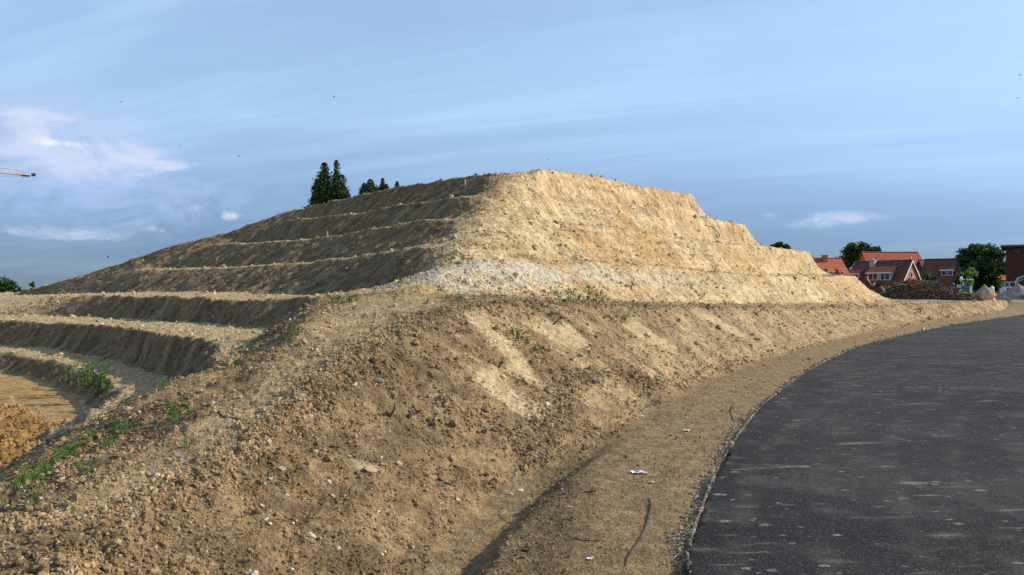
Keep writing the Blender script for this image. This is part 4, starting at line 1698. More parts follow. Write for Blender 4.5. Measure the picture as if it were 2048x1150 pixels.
    poplar(727, 367, 394, 8, 29, 'short poplar touching the left side of the bushy poplar top', n=1400)
    poplar(765, 357, 388, 7, 26, 'thin pointed poplar top between the bushy one and the last one', n=1400)
    poplar(773, 368, 388, 6, 27, 'low poplar shoot beside the thin pointed poplar top', n=900)
    poplar(794, 363, 384, 7, 28, 'last small poplar top, nearest the summit of the hill', n=1100)
    tree('low_bush', 'low dark bush on the skyline at the foot of the poplar clump', 624, 150,
         lobes_px([(618, 404, 6, 6), (628, 402, 8, 7), (624, 420, 14, 14), (624, 500, 14, 80)], 150, 624), 2600, .24, M_LEAF, .2, seed=30, cat='bush', limbs=3)


build_trees()


# ------------------------------------------------------------------ brush pile
M_ROOT = mat("root_wood", (.125, .072, .042), .9, .5, 3)
M_PALEWOOD = mat("pale_wood", (.40, .27, .17), .85, .35, 5)


def build_brush():
    D = 80.0
    r = np.random.default_rng(40)
    prof = [(1750, 584), (1762, 572), (1775, 567), (1800, 564), (1820, 558), (1850, 560), (1875, 563), (1900, 573), (1922, 580), (1940, 588), (1954, 597)]
    c = at(1860, D)
    e = empty('brush_pile', c, -R(27.6), 'long dark brown heap of grubbed-up roots and branches beyond the bank', 'brush pile')
    xs = [(p[0] - 1860) / 1600 * D * .886 for p in prof]
    hs = [1.7 + (585 - p[1]) / 1600 * D - c.z for p in prof]

    def top(x, y):
        h = float(np.interp(x, xs, hs))
        return h * max(0, 1 - (y / 2.6) ** 2) ** .6
    V, F = [], []
    nx_, ny_ = 60, 16
    for i in range(nx_):
        for j in range(ny_):
            x = xs[0] + (xs[-1] - xs[0]) * i / (nx_ - 1)
            y = -2.6 + 5.2 * j / (ny_ - 1)
            V.append((x, y, max(-.15, top(x, y) * .86 - .05 + random.uniform(-.12, .1))))
    for i in range(nx_ - 1):
        for j in range(ny_ - 1):
            F.append((i * ny_ + j, (i + 1) * ny_ + j, (i + 1) * ny_ + j + 1, i * ny_ + j + 1))
    link('heap', pymesh('heap', V, F, M_ROOT, False), e)

    def stick(lmin, lmax, rmin, rmax):
        x = random.uniform(xs[0], xs[-1])
        y = random.uniform(-2.5, 1.2)
        z = top(x, y) * random.uniform(.5, 1.0)
        a = random.uniform(0, 6.28)
        t = random.uniform(-.5, .6)
        L = random.uniform(lmin, lmax)
        d = Vector((math.cos(a) * math.cos(t), math.sin(a) * math.cos(t), math.sin(t))) * L / 2
        p = Vector((x, y, max(.03, z)))
        k = Vector((random.uniform(-1, 1), random.uniform(-1, 1), random.uniform(-.5, 1))) * L * .14
        rr = random.uniform(rmin, rmax)
        return tube_data([p - d, p + k, p + d], [rr, rr * .8, rr * .4], 4)
    V, F = join_data([stick(.3, 1.0, .02, .055) for _ in range(2600)])
    link('tangled_roots', pymesh('tangled_roots', V, F, M_ROOT), e, kind='stuff')
    V, F = join_data([stick(.2, .6, .015, .05) for _ in range(1000)])
    link('wood_chips', pymesh('wood_chips', V, F, M_PALEWOOD), e, kind='stuff')
    for k in range(46):
        V, F = stick(.6, 1.5, .04, .085)
        link('branch', pymesh('branch', V, F, M_PALEWOOD if k % 3 else M_ROOT, True), e)
    # two barkless limbs leaning out at the hill end
    for pts in (((1733, 554), (1738, 562), (1742, 569), (1749, 568)), ((1764, 574), (1767, 579), (1769, 585)), ((1746, 572), (1750, 565))):
        P_ = [Matrix.Rotation(R(27.6), 3, 'Z') @ (at(px, D - 1.0, py=py) - c) for px, py in pts]
        V, F = tube_data(P_, [.075 - .012 * i for i in range(len(P_))], 6)
        link('branch', pymesh('branch', V, F, mat('bare_wood_%d' % len(pts), (.50, .40, .30), .8, .2, 4), True), e)
    return e


build_brush()


# ------------------------------------------------------------------ heaps of sand and gravel
def heap(name, label, px, D, wpx, hpx, colour, seed):
    r = np.random.default_rng(seed)
    s = D / 1600
    c = at(px, D)
    Rb, Hh = wpx / 2 * s, hpx * s
    V, F = [(0, 0, Hh)], []
    nr_, na = 14, 40
    for i in range(1, nr_ + 1):
        f = i / nr_
        for j in range(na):
            a = 2 * math.pi * j / na
            rad = Rb * f * (1 + .10 * math.sin(a * 2 + seed) + .06 * math.sin(a * 5 + seed * 2))
            z = Hh * (1 - f ** .92) + .02 * Rb * r.normal() * f - .06 * f
            V.append((rad * math.cos(a), rad * math.sin(a), z))
    for j in range(na):
        F.append((0, 1 + j, 1 + (j + 1) % na))
    for i in range(nr_ - 1):
        for j in range(na):
            a, b = 1 + i * na + j, 1 + i * na + (j + 1) % na
            F.append((a, a + na, b + na, b))
    m = mat(name + '_grain', colour, .95, .25, 2.5, .03, 25)
    link(name, pymesh(name, V, F, m, True), None, c, None, label, 'heap', 'heaps on the building site')


heap('sand_heap', 'tan cone-shaped sand heap between the brush pile and the gravel heap', 1969, 96, 66, 31, (.27, .20, .125), 1)
heap('gravel_heap', 'larger grey-brown gravel heap in front of the small excavator', 2036, 93, 96, 31, (.24, .205, .155), 2)
heap('dark_heap', 'low dark grey heap in front of the gravel heap', 2058, 88, 66, 14, (.07, .07, .075), 3)


# ------------------------------------------------------------------ small excavator
def build_excavator():
    D = 106.0
    s = D / 1600
    c = at(2020, D)
    b = c.z
    e = empty('mini_excavator', c, 0, 'small white excavator with raised grey boom behind the gravel heap', 'excavator')
    mw = mat('excavator_paint', (.62, .62, .60), .5, .1, 3)
    mg = mat('excavator_grey', (.36, .37, .40), .5, .15, 3)
    mk = mat('rubber', (.02, .02, .02), .8, .2, 5)

    def part(nm, data, m, parent=e, smooth=False):
        return link(nm, pymesh(nm, data[0], data[1], m, smooth), parent)
    for y in (-.62, .42):
        prof = []
        for k in range(8):
            a = math.pi / 2 + math.pi * k / 7
            prof.append((-.75 + .22 * math.cos(a), .22 + .22 * math.sin(a)))
        for k in range(8):
            a = -math.pi / 2 + math.pi * k / 7
            prof.append((.75 + .22 * math.cos(a), .22 + .22 * math.sin(a)))
        n = len(prof)
        V = [(x, y, z) for x, z in prof] + [(x, y + .26, z) for x, z in prof]
        F = [tuple(range(n))[::-1], tuple(range(n, 2 * n))] + [(i, (i + 1) % n, n + (i + 1) % n, n + i) for i in range(n)]
        part('track', (V, F), mk)
    zb = .5
    zc = zrel(573, D, b)
    zt = zrel(565, D, b)
    part('body', boxes([(-.95, .75, -.6, .6, zb, zb + .55), (-.75, -.2, -.55, .55, zb + .55, zc - .02), (-1.05, -.4, -.55, .55, zb + .1, zrel(576, D, b))]), mw)
    cab = part('cab', boxes([(-.40, -.33, -.5, -.42, zc, zt), (.38, .45, -.5, -.42, zc, zt), (-.40, -.33, .42, .5, zc, zt), (.38, .45, .42, .5, zc, zt), (-.42, .47, -.52, .52, zt, zt + .09), (-.42, .47, -.52, .52, zb + .3, zc)]), mw)
    part('cab_glass', boxes([(-.36, .41, -.46, -.44, zc, zt), (-.36, .41, .44, .46, zc, zt), (.40, .42, -.44, .44, zc, zt), (-.37, -.35, -.44, .44, zc, zt)]), M_GLASS, cab)

    def arm(nm, pts, r0):
        P_ = [at(px, D - .3, py=py) - c for px, py in pts]
        V, F = tube_data(P_, [r0, r0 * 1.25, r0 * 1.0, r0 * .7][:len(P_)], 6)
        return part(nm, (V, F), mg)
    arm('boom', [(2029, 573), (2032, 563), (2037, 556), (2050, 552)], .12)
    arm('stick', [(2050, 552), (2060, 560), (2066, 572)], .09)
    arm('ram', [(2033, 569), (2038, 562), (2047, 558)], .05)
    P_ = at(2066, D - .3, py=574) - c
    x, z = P_.x, P_.z
    prof = [(x - .2, z + .1), (x + .15, z + .12), (x + .3, z - .15), (x + .15, z - .42), (x - .2, z - .4), (x + .02, z - .15)]
    V = [(a, -.55, h) for a, h in prof] + [(a, -.05, h) for a, h in prof]
    F = [tuple(range(6)), tuple(range(6, 12))[::-1]] + [(i, (i + 1) % 6, 6 + (i + 1) % 6, 6 + i) for i in range(6)]
    part('bucket', (V, F), mg)


build_excavator()


# ------------------------------------------------------------------ site clutter by the heaps
def build_clutter():
    # teal site toilet
    D = 100.0
    c = at(1936, D)
    b = c.z
    e = empty('site_toilet', c, R(12), 'teal portable site cabin with white roof rim under the young tree', 'site cabin')
    mt = mat('teal_plastic', (.035, .16, .20), .5, .12, 3)
    zt = zrel(560, D, b)
    V, F = boxes([(-.40, .36, -.4, .4, -.1, zt)])
    link('body', pymesh('body', V, F, mt), e)
    V, F = boxes([(-.31, .22, -.43, -.40, .06, zt - .2)])
    d = link('door', pymesh('door', V, F, mt), e)
    V, F = boxes([(.12, .17, -.46, -.43, .9, 1.05)])
    link('handle', pymesh('handle', V, F, M_WHITE), d)
    bm = bmesh.new()
    bmesh.ops.create_cube(bm, size=1, matrix=Matrix.Translation((0, 0, zt + .06)) @ Matrix.Diagonal((.9, .92, .14, 1)))
    bmesh.ops.bevel(bm, geom=bm.edges[:], offset=.04, segments=2, affect='EDGES')
    link('roof', bm_mesh('roof', bm, M_WHITE), e)
    # white marker post beside it
    c = at(1941, 98.5)
    V, F = tube_data([(0, 0, -.1), (0.01, 0, .5), (.0, 0, zrel(570, 98.5, c.z))], [.13, .12, .11], 8)
    V2, F2 = boxes([(-.18, .18, -.18, .18, -.1, .12)])
    V, F = join_data([(V, F), (V2, F2)])
    link('marker_post', pymesh('marker_post', V, F, M_WHITE), None, c, None, 'short white post on a square foot before the teal site cabin', 'post')
    # white upright pump
    c = at(1923, 99)
    e = empty('white_pump', c, 0, 'tall white bent standpipe left of the teal site cabin', 'standpipe')
    P_ = [at(px, 99, py=py) - c for px, py in ((1922.5, 590), (1922, 570), (1921.5, 558), (1923, 553))]
    V, F = tube_data(P_, [.13, .12, .15, .10], 8)
    link('pipe', pymesh('pipe', V, F, M_WHITE, True), e)
    P_ = [at(px, 99, py=py) - c for px, py in ((1923, 555), (1925.5, 562), (1926, 568), (1927.5, 572))]
    V, F = tube_data(P_, [.08, .07, .06, .06], 7)
    link('spout', pymesh('spout', V, F, M_WHITE, True), e)
    # low white sign
    c = at(1917, 97)
    e = empty('low_sign', c, R(8), 'low white framed panel on two stubs left of the white standpipe', 'sign')
    z0, z1 = zrel(575, 97, c.z), zrel(569.5, 97, c.z)
    V, F = boxes([(-.2, .2, -.03, .02, z0, z1)])
    link('panel', pymesh('panel', V, F, M_WHITE), e)
    V, F = boxes([(-.11, .11, -.04, -.03, z0 + .08, z1 - .09)])
    link('field', pymesh('field', V, F, M_LEAD), e)
    for x in (-.15, .12):
        V, F = boxes([(x, x + .05, -.02, .03, -.1, z0)])
        link('post', pymesh('post', V, F, M_LEAD), e)
    # street lamp
    D = 132
    c = at(1918, D)
    e = empty('street_lamp', c, 0, 'slim grey street lamp with flat head before the shaded house', 'street lamp')
    zt = zrel(549, D, c.z)
    V, F = tube_data([(0, 0, -.2), (0, 0, zt * .5), (0, 0, zt)], [.07, .06, .045], 8)
    link('pole', pymesh('pole', V, F, M_LEAD, True), e)
    bm = bmesh.new()
    bmesh.ops.create_cube(bm, size=1, matrix=Matrix.Translation((0, 0, zt + .05)) @ Matrix.Diagonal((.62, .3, .1, 1)))
    bmesh.ops.bevel(bm, geom=bm.edges[:], offset=.03, segments=2, affect='EDGES')
    link('lamp_head', bm_mesh('lamp_head', bm, M_GREYW), e)
    # blue tarpaulin bundle
    c = at(1904, 103)
    bm = bmesh.new()
    bmesh.ops.create_icosphere(bm, subdivisions=3, radius=1)
    for v in bm.verts:
        n = v.co.normalized()
        k = 1 + .16 * math.sin(n.x * 7 + n.z * 4) + .1 * math.sin(n.y * 11 + n.z * 9)
        v.co = Vector((n.x * .30 * k, n.y * .28 * k, max(-.9, n.z) * .24 * k + .36))
        v.co.z += zrel(567, 103, c.z) - .55
    V, F = tube_data([(0, 0, -.1), (0, 0, zrel(567, 103, c.z) - .2)], [.3, .28], 10)
    e = empty('blue_drum', c, 0, 'blue tarpaulin-capped drum behind the low end of the brush pile', 'drum')
    mb = mat('blue_tarp', (.018, .035, .17), .6, .2, 5)
    link('drum', pymesh('drum', V, F, mb, True), e)
    link('cover', bm_mesh('cover', bm, mb, True), e)
    # white bulk bag behind the sand heap
    c = at(1984, 98)
    bm = bmesh.new()
    bmesh.ops.create_cube(bm, size=1)
    bmesh.ops.subdivide_edges(bm, edges=bm.edges[:], cuts=5, use_grid_fill=True)
    zt = zrel(573, 98, c.z)
    for v in bm.verts:
        p = v.co * 2
        q = p.normalized() * 1.1
        p = p.lerp(q, .55)
        v.co = Vector((p.x * .22, p.y * .22, zt / 2 + p.z * zt / 2 + .03 * math.sin(p.x * 6 + p.y * 5)))
    link('bulk_bag', bm_mesh('bulk_bag', bm, M_WHITE, True), None, c, None, 'bulging white bulk bag behind the sand heap', 'bag')
    # red and yellow plastic barriers lying in a heap
    mr = mat('red_plastic', (.42, .020, .012), .45, .15, 4)
    my = mat('yellow_plastic', (.62, .40, .10), .5, .15, 4)

    def barrier(px, py, D, L, H, rz, tilt, m, label, nm='road_barrier'):
        c = at(px, D)
        c.z += .02
        prof = [(-.24, 0), (.24, 0), (.24, .12), (.10, .32), (.07, 1), (-.07, 1), (-.10, .32), (-.24, .12)]
        n = len(prof)
        secs = [-1, -.96, -.5, -.48, .48, .5, .96, 1]
        V, F = [], []
        for sx in secs:
            k = 1.0 if abs(sx) not in (.48, .5) else (.86 if abs(sx) == .48 else 1.0)
            for (y, z) in prof:
                V.append((sx * L / 2, y * (k if z > .1 else 1) * .8, z * H * (.93 if abs(sx) == 1 else 1)))
        for i in range(len(secs) - 1):
            for j in range(n):
                F.append((i * n + j, i * n + (j + 1) % n, (i + 1) * n + (j + 1) % n, (i + 1) * n + j))
        F += [tuple(range(n))[::-1], tuple((len(secs) - 1) * n + j for j in range(n))]
        bm = bmesh.new()
        vs = [bm.verts.new(v) for v in V]
        for f in F:
            bm.faces.new([vs[i] for i in f])
        bm.normal_update()
        o = link(nm, bm_mesh(nm, bm, m), None, c, (tilt, 0, rz), label, 'barrier', 'plastic barriers dumped by the sand heap')
        return o
    g = barrier
    g(1977, 590, 86, 1.1, .52, R(25), R(0), mr, 'upright red plastic barrier beside the brush pile\'s low end')
    g(1970, 592, 84.8, .9, .40, R(-20), R(62), my, 'yellow barrier tipped over in front of the upright red one')
    g(1982, 588, 87.2, .8, .62, R(-8), R(8), my, 'yellow barrier standing behind the upright red one')
    g(1990, 592, 85.5, .75, .46, R(40), R(-20), mr, 'leaning red barrier between the yellow barriers and the red end piece')
    g(1998, 593, 85.0, .6, .30, R(10), R(70), my, 'flat pale yellow barrier lying before the gravel heap')
    g(2002, 592, 86.0, .4, .40, R(70), R(10), mr, 'short red barrier end piece at the foot of the gravel heap')


build_clutter()


# ------------------------------------------------------------------ tower crane (only the tip of its jib is in view)
def build_crane():
    tip = at(66, 250, py=351)
    d = Vector((-10.2, -7.3, 0)).normalized()
    root = tip + d * 42
    base = Vector((root.x, root.y, hz(root.x, root.y)))
    e = empty('tower_crane', base, 0, 'tower crane with pale orange lattice jib reaching in over the terraces', 'crane')
    my = mat('crane_paint', (.62, .36, .16), .5, .15, 2)
    my2 = mat('crane_steel', (.55, .42, .30), .5, .15, 2)
    side = Vector((-d.y, d.x, 0))
    up = Vector((0, 0, 1))
    off = -base

    def bar(a, b, r):
        return tube_data([a, (a + b) / 2, b], [r] * 3, 5)
    bott, topc, brace = [], [], []
    n = 21
    L = 42.0
    for sgn in (-.55, .55):
        a = tip + d * 1.0 + side * sgn
        b = tip + d * L + side * sgn
        bott.append(bar(a + off, b + off, .13))
    t0 = tip + d * 4.2 + up * 1.6
    topc.append(bar(t0 + off, tip + d * L + up * 1.6 + off, .11))
    for k in range(n):
        f0 = 2.0 + (L - 2.0) * k / n
        f1 = 2.0 + (L - 2.0) * (k + .5) / n
        f2 = 2.0 + (L - 2.0) * (k + 1) / n
        for sgn in (-.55, .55):
            if f1 > 4.2:
                brace.append(bar(tip + d * f0 + side * sgn + off, tip + d * f1 + up * 1.6 + off, .045))
                brace.append(bar(tip + d * f2 + side * sgn + off, tip + d * f1 + up * 1.6 + off, .045))
            else:
                brace.append(bar(tip + d * f0 + side * sgn + off, t0 + off, .045))
        brace.append(bar(tip + d * f0 + side * .55 + off, tip + d * f2 - side * .55 + off, .045))
    j = link('jib', pymesh('jib', *join_data(bott), my), e)
    link('top_chord', pymesh('top_chord', *join_data(topc), my2), j)
    link('lattice', pymesh('lattice', *join_data(brace), my2), j)
    V, F = boxes([(-.55, .55, -.35, .35, -.45, .45)])
    ang = math.atan2(d.y, d.x)
    o = link('end_weight', pymesh('end_weight', V, F, M_DARK), e, tip + off + up * .25, (0, 0, ang))
    V, F = boxes([(-1.3, .9, -.5, .5, -.25, .12)])
    link('tip_frame', pymesh('tip_frame', V, F, M_DARK), e, tip + d * 2.4 + off - up * .2, (0, 0, ang))
    V, F = tube_data([tip + d * 2.5 + off - up * .35, tip + d * 12 + off - up * 1.15, tip + d * 25 + off - up * 1.0], [.035] * 3, 4)
    link('cable', pymesh('cable', V, F, M_DARK), e)
    mast = []
    H = tip.z - base.z + 1
    for sx in (-.8, .8):
        for sy in (-.8, .8):
            mast.append(bar(Vector((sx, sy, -.3)), Vector((sx, sy, H)), .1))
    for k in range(24):
        z0, z1 = H * k / 24, H * (k + 1) / 24
        for (a, b) in (((-.8, -.8), (.8, -.8)), ((.8, -.8), (.8, .8)), ((.8, .8), (-.8, .8)), ((-.8, .8), (-.8, -.8))):
            mast.append(bar(Vector((a[0], a[1], z0)), Vector((b[0], b[1], z1)), .05))
    link('mast', pymesh('mast', *join_data(mast), my), e)
    V, F = boxes([(-1.4, 1.4, -1.4, 1.4, -.6, .5)])
    link('base_block', pymesh('base_block', V, F, M_GREYW), e)
    cj = [bar(tip + d * L + side * s_ + off, tip + d * (L + 13) + side * s_ + off, .13) for s_ in (-.55, .55)]
    link('counter_jib', pymesh('counter_jib', *join_data(cj), my), e)
    V, F = boxes([(-1.2, 1.2, -.7, .7, -1.6, .4)])
    link('counterweight', pymesh('counterweight', V, F, M_GREYW), e, tip + d * (L + 12) + off, (0, 0, ang))
    V, F = boxes([(-.8, .8, -1.6, -.2, -2.0, .1)])
    link('cab', pymesh('cab', V, F, M_WHITE), e, tip + d * (L - 1.5) + off - up * .1, (0, 0, ang))
    ap = tip + d * L + up * 7 + off
    ap_m = [bar(tip + d * (L - .8) + off, ap, .12), bar(tip + d * (L + .8) + off, ap, .12), bar(ap, tip + d * 14 + up * 1.6 + off, .05), bar(ap, tip + d * (L + 12) + off, .05)]
    link('apex', pymesh('apex', *join_data(ap_m), my), e)


build_crane()


# ------------------------------------------------------------------ birds
def build_birds():
    mb = mat('bird_feathers', (.03, .03, .035), .7, .2, 8)
    spots = [(242, 204, 70, 'in the blue left of the crane tip cloud'), (667, 193, 75, ''), (360, 291, 90, ''), (477, 313, 85, ''), (420, 397, 95, ''), (216, 515, 55, ''),
             (1190, 270, 95, ''), (1095, 319, 110, ''), (2038, 112, 80, ''), (2042, 150, 70, ''), (2037, 196, 75, ''), (212, 536, 60, '')]
    for i, (px, py, D, _) in enumerate(spots):
        p = at(px, D, py=py)
        V = [(-.09, 0, 0), (-.03, -.022, .012), (.05, -.018, .012), (.10, 0, .012), (.05, .018, .012), (-.03, .022, .012), (0, 0, .035), (0, 0, -.022)]
        F = [(0, 1, 6), (1, 2, 6), (2, 3, 6), (3, 4, 6), (4, 5, 6), (5, 0, 6), (1, 0, 7), (2, 1, 7), (3, 2, 7), (4, 3, 7), (5, 4, 7), (0, 5, 7)]
        o = link('bird', pymesh('bird', V, F, mb, True), None, p, (random.uniform(-.3, .3), random.uniform(-.2, .2), random.uniform(0, 6.28)),
                 'small dark bird flying in the open sky', 'bird', 'birds in the sky')
        for sgn in (-1, 1):
            up_ = random.uniform(.02, .10)
            W = [(.04, sgn * .01, .015), (-.03, sgn * .01, .015), (-.035, sgn * .09, .02 + up_), (.03, sgn * .09, .02 + up_), (-.07, sgn * .21, .02 + up_ * .6), (-.02, sgn * .20, .02 + up_ * .6)]
            W += [(x, y, z - .006) for x, y, z in W]
            Fw = [(0, 1, 2, 3), (3, 2, 4, 5), (9, 8, 7, 6), (11, 10, 8, 9), (0, 3, 9, 6), (3, 5, 11, 9), (5, 4, 10, 11), (4, 2, 8, 10), (2, 1, 7, 8)]
            link('wing', pymesh('wing', W, Fw, mb), o)


build_birds()

# ------------------------------------------------------------------ weeds
M_WEED = leaf_material("weed_leaf", (.042, .112, .014), (.11, .225, .034))
M_STEM = mat("weed_stem", (.10, .16, .04), .7, .2, 8)
M_DRY = mat("dry_stalk", (.20, .15, .09), .9, .3, 8)


def leafy_weed(seed, n=26, spread=.09, high=.10, leaf=.028):
    """low rosette-like weed: bent stems carrying oval pointed leaves"""
    r = random.Random(seed)
    sv, lv, lf, tone = [], [], [], []
    for k in range(max(5, n // 4)):
        a = r.uniform(0, 6.28)
        R_ = spread * r.uniform(.3, 1)
        H_ = high * r.uniform(.45, 1.1)
        p0 = Vector((.012 * math.cos(a), .012 * math.sin(a), -.02))
        p1 = Vector((R_ * .5 * math.cos(a), R_ * .5 * math.sin(a), H_ * .75))
        p2 = Vector((R_ * math.cos(a), R_ * math.sin(a), H_))
        sv.append(tube_data([p0, p1, p2], [.0028, .0022, .0014], 4))
        for j in range(5):
            f = .25 + .75 * j / 4
            q = p0.lerp(p1, f * 2) if f < .5 else p1.lerp(p2, f * 2 - 1)
            b = a + r.uniform(-1.6, 1.6)
            L = leaf * r.uniform(.7, 1.5)
            w = L * r.uniform(.32, .5)
            d = Vector((math.cos(b), math.sin(b), r.uniform(-.1, .7))).normalized()
            s = d.cross(Vector((0, 0, 1))).normalized()
            u = s.cross(d)
            o = len(lv)
            lv += [q, q + d * L * .45 + s * w + u * w * .35, q + d * L * .55 - u * w * .1, q + d * L * .45 - s * w + u * w * .35, q + d * L * .85 + s * w * .5, q + d * L - u * .2 * w, q + d * L * .85 - s * w * .5]
            lf += [(o, o + 1, o + 2), (o, o + 2, o + 3), (o + 1, o + 4, o + 5, o + 2), (o + 2, o + 5, o + 6, o + 3)]
            tone += [r.random()] * 7
    return sv, lv, lf, tone


def grass_weed(seed, n=34, high=.20, spread=.07):
    r = random.Random(seed)
    lv, lf, tone, sv = [], [], [], []
    for k in range(n):
        a = r.uniform(0, 6.28)
        H_ = high * r.uniform(.4, 1.15)
        base = Vector((r.gauss(0, spread * .45), r.gauss(0, spread * .45), -.015))
        bend = Vector((math.cos(a), math.sin(a), 0)) * H_ * r.uniform(.15, .6)
        side = Vector((-math.sin(a), math.cos(a), 0))
        w = r.uniform(.0022, .0045)
        o = len(lv)
        for i in range(5):
            f = i / 4
            p = base + Vector((0, 0, H_ * (f - .18 * f * f))) + bend * f * f
            lv += [p - side * w * (1 - f * .92), p + side * w * (1 - f * .92)]
        for i in range(4):
            lf.append((o + 2 * i, o + 2 * i + 1, o + 2 * i + 3, o + 2 * i + 2))
        tone += [r.random()] * 10
    for k in range(3):
        a = r.uniform(0, 6.28)
        sv.append(tube_data([(0, 0, -.02), (.02 * math.cos(a), .02 * math.sin(a), high * .6), (.06 * math.cos(a), .06 * math.sin(a), high * 1.2)], [.002, .0016, .001], 4))
    return sv, lv, lf, tone


def weed_meshes(kind, seed):
    sv, lv, lf, tone = {'leafy': lambda: leafy_weed(seed, 30), 'small': lambda: leafy_weed(seed, 16, .05, .04, .018),
                        'tall': lambda: leafy_weed(seed, 44, .10, .26, .032), 'grass': lambda: grass_weed(seed)}[kind]()
    V, F = join_data(sv)
    ms = pymesh('stem', V, F, M_STEM)
    ml = pymesh('foliage', lv, lf, M_WEED)
    a = ml.color_attributes.new('soil', 'FLOAT_COLOR', 'POINT')
    for i, tv in enumerate(tone):
        a.data[i].color = (tv, tv, tv, 1)
    return ms, ml


WEED = {k: [weed_meshes(k, 10 * i + j) for j in range(3)] for i, k in enumerate(('leafy', 'small', 'tall', 'grass'))}


def weed(px, py, size, kind, where, r=random.Random(77)):
    """size: photo pixels across"""
    p = hit(px, py)
    dist = p.y
    ms, ml = r.choice(WEED[kind])
    ref = {'leafy': .20, 'small': .11, 'tall': .24, 'grass': .16}[kind]
    k = 1.55 * size / 1600 * dist / ref
    p.z += .012 * k
    nm = {'leafy': 'leafy_weed', 'small': 'seedling', 'tall': 'tall_weed', 'grass': 'grass_tuft'}[kind]
    lb, grp = {'leafy': ('leafy green weed %s', 'leafy weeds %s'), 'small': ('tiny green seedling %s', 'seedlings %s'),
               'tall': ('tall branching green weed %s', 'tall weeds %s'), 'grass': ('tuft of long green grass %s', 'grass tufts %s')}[kind]
    e = empty(nm, p, r.uniform(0, 6.28), lb % where, 'weed' if kind != 'grass' else 'grass', grp % where)
    e.scale = (k, k, k * r.uniform(.85, 1.15))
    link('stem', ms, e)
    link('foliage', ml, e)


def build_weeds():
    A = "on the ridge's left shoulder above the sand pit"
    for a in ((345, 842, 44, 'leafy'), (352, 850, 34, 'leafy'), (214, 890, 26, 'leafy'), (171, 884, 30, 'leafy'), (167, 953, 34, 'leafy'), (190, 949, 22, 'small'), (117, 915, 30, 'leafy'), (145, 898, 26, 'leafy'),
              (242, 866, 22, 'leafy'), (53, 972, 24, 'grass'), (150, 890, 26, 'leafy'), (185, 872, 24, 'leafy'), (228, 850, 20, 'leafy'), (130, 905, 20, 'leafy'), (85, 940, 24, 'leafy'), (66, 955, 20, 'leafy'), (78, 945, 24, 'grass'), (95, 935, 18, 'grass'), (38, 985, 18, 'grass'), (62, 960, 20, 'leafy'), (100, 925, 22, 'leafy'), (28, 975, 20, 'leafy'), (71, 1020, 34, 'tall'), (378, 899, 20, 'small'), (326, 965, 16, 'small'), (289, 908, 18, 'small'), (260, 855, 22, 'small'),
              (331, 780, 16, 'small'), (318, 792, 14, 'small'), (380, 842, 18, 'small')):
        weed(*a, A)
    B = 'on the crumbling riser above the pit floor'
    for a in ((178, 772, 40, 'tall'), (205, 780, 40, 'tall'), (192, 790, 30, 'tall'), (137, 765, 28, 'tall'), (160, 778, 26, 'tall'), (215, 792, 24, 'leafy'), (239, 815, 16, 'small'), (250, 812, 14, 'small')):
        weed(*a, B)
    Cc = "on the shaded edge between the ridge and the terraces"
    for a in ((588, 675, 18, 'leafy'), (600, 668, 14, 'small'), (506, 716, 18, 'leafy'), (472, 733, 20, 'leafy'), (460, 740, 16, 'small'), (578, 682, 14, 'leafy'), (520, 706, 12, 'small')):
        weed(*a, Cc)
    Dd = 'on the flat shoulder where the ridge meets the hill'
    for a in ((668, 607, 16, 'small'), (680, 608, 18, 'leafy'), (700, 607, 22, 'leafy'), (714, 607, 18, 'leafy'), (745, 663, 18, 'leafy'), (788, 607, 12, 'small'), (913, 601, 14, 'small'), (706, 622, 12, 'small')):
        weed(*a, Dd)
    E = 'on the brown slope among the pale scrapes'
    for a in ((1030, 662, 22, 'leafy'), (1040, 668, 24, 'leafy'), (1053, 678, 20, 'leafy'), (1085, 692, 16, 'small'), (1000, 628, 10, 'small'), (1252, 640, 10, 'small'), (1838, 627, 14, 'small')):
        weed(*a, E)
    Ff = 'at the foot of the pale hillside'
    for a in ((1120, 598, 18, 'leafy'), (1138, 601, 20, 'leafy'), (1155, 603, 20, 'leafy'), (1172, 605, 20, 'leafy'), (1190, 606, 20, 'leafy'), (1205, 608, 16, 'leafy'), (1145, 588, 14, 'small'), (1180, 584, 16, 'small'), (1198, 590, 16, 'small'), (1110, 590, 12, 'small')):
        weed(*a, Ff)
    G = 'growing out of the sunlit hill face'
    for a in ((1428, 545, 16, 'tall'), (1212, 552, 10, 'small'), (1318, 490, 8, 'small'), (1385, 515, 10, 'small'), (1382, 580, 10, 'small'), (985, 497, 8, 'small'), (1195, 470, 6, 'small')):
        weed(*a, G)
    Hh = 'on the ridge top beside the trodden path'
    for a in ((500, 849, 14, 'leafy'), (526, 850, 10, 'small'), (545, 853, 10, 'small'), (640, 775, 10, 'small'), (520, 775, 10, 'small'), (494, 796, 10, 'small')):
        weed(*a, Hh)


build_weeds()

# ------------------------------------------------------------------ twigs, roots, stakes
M_TWIG = mat("dead_twig", (.055, .040, .028), .9, .3, 20)
M_PALETWIG = mat("bleached_twig", (.36, .28, .18), .9, .2, 20)


def gp(px, py, lift=0.0):
    p = hit(px, py)
    p.z += lift
    return p


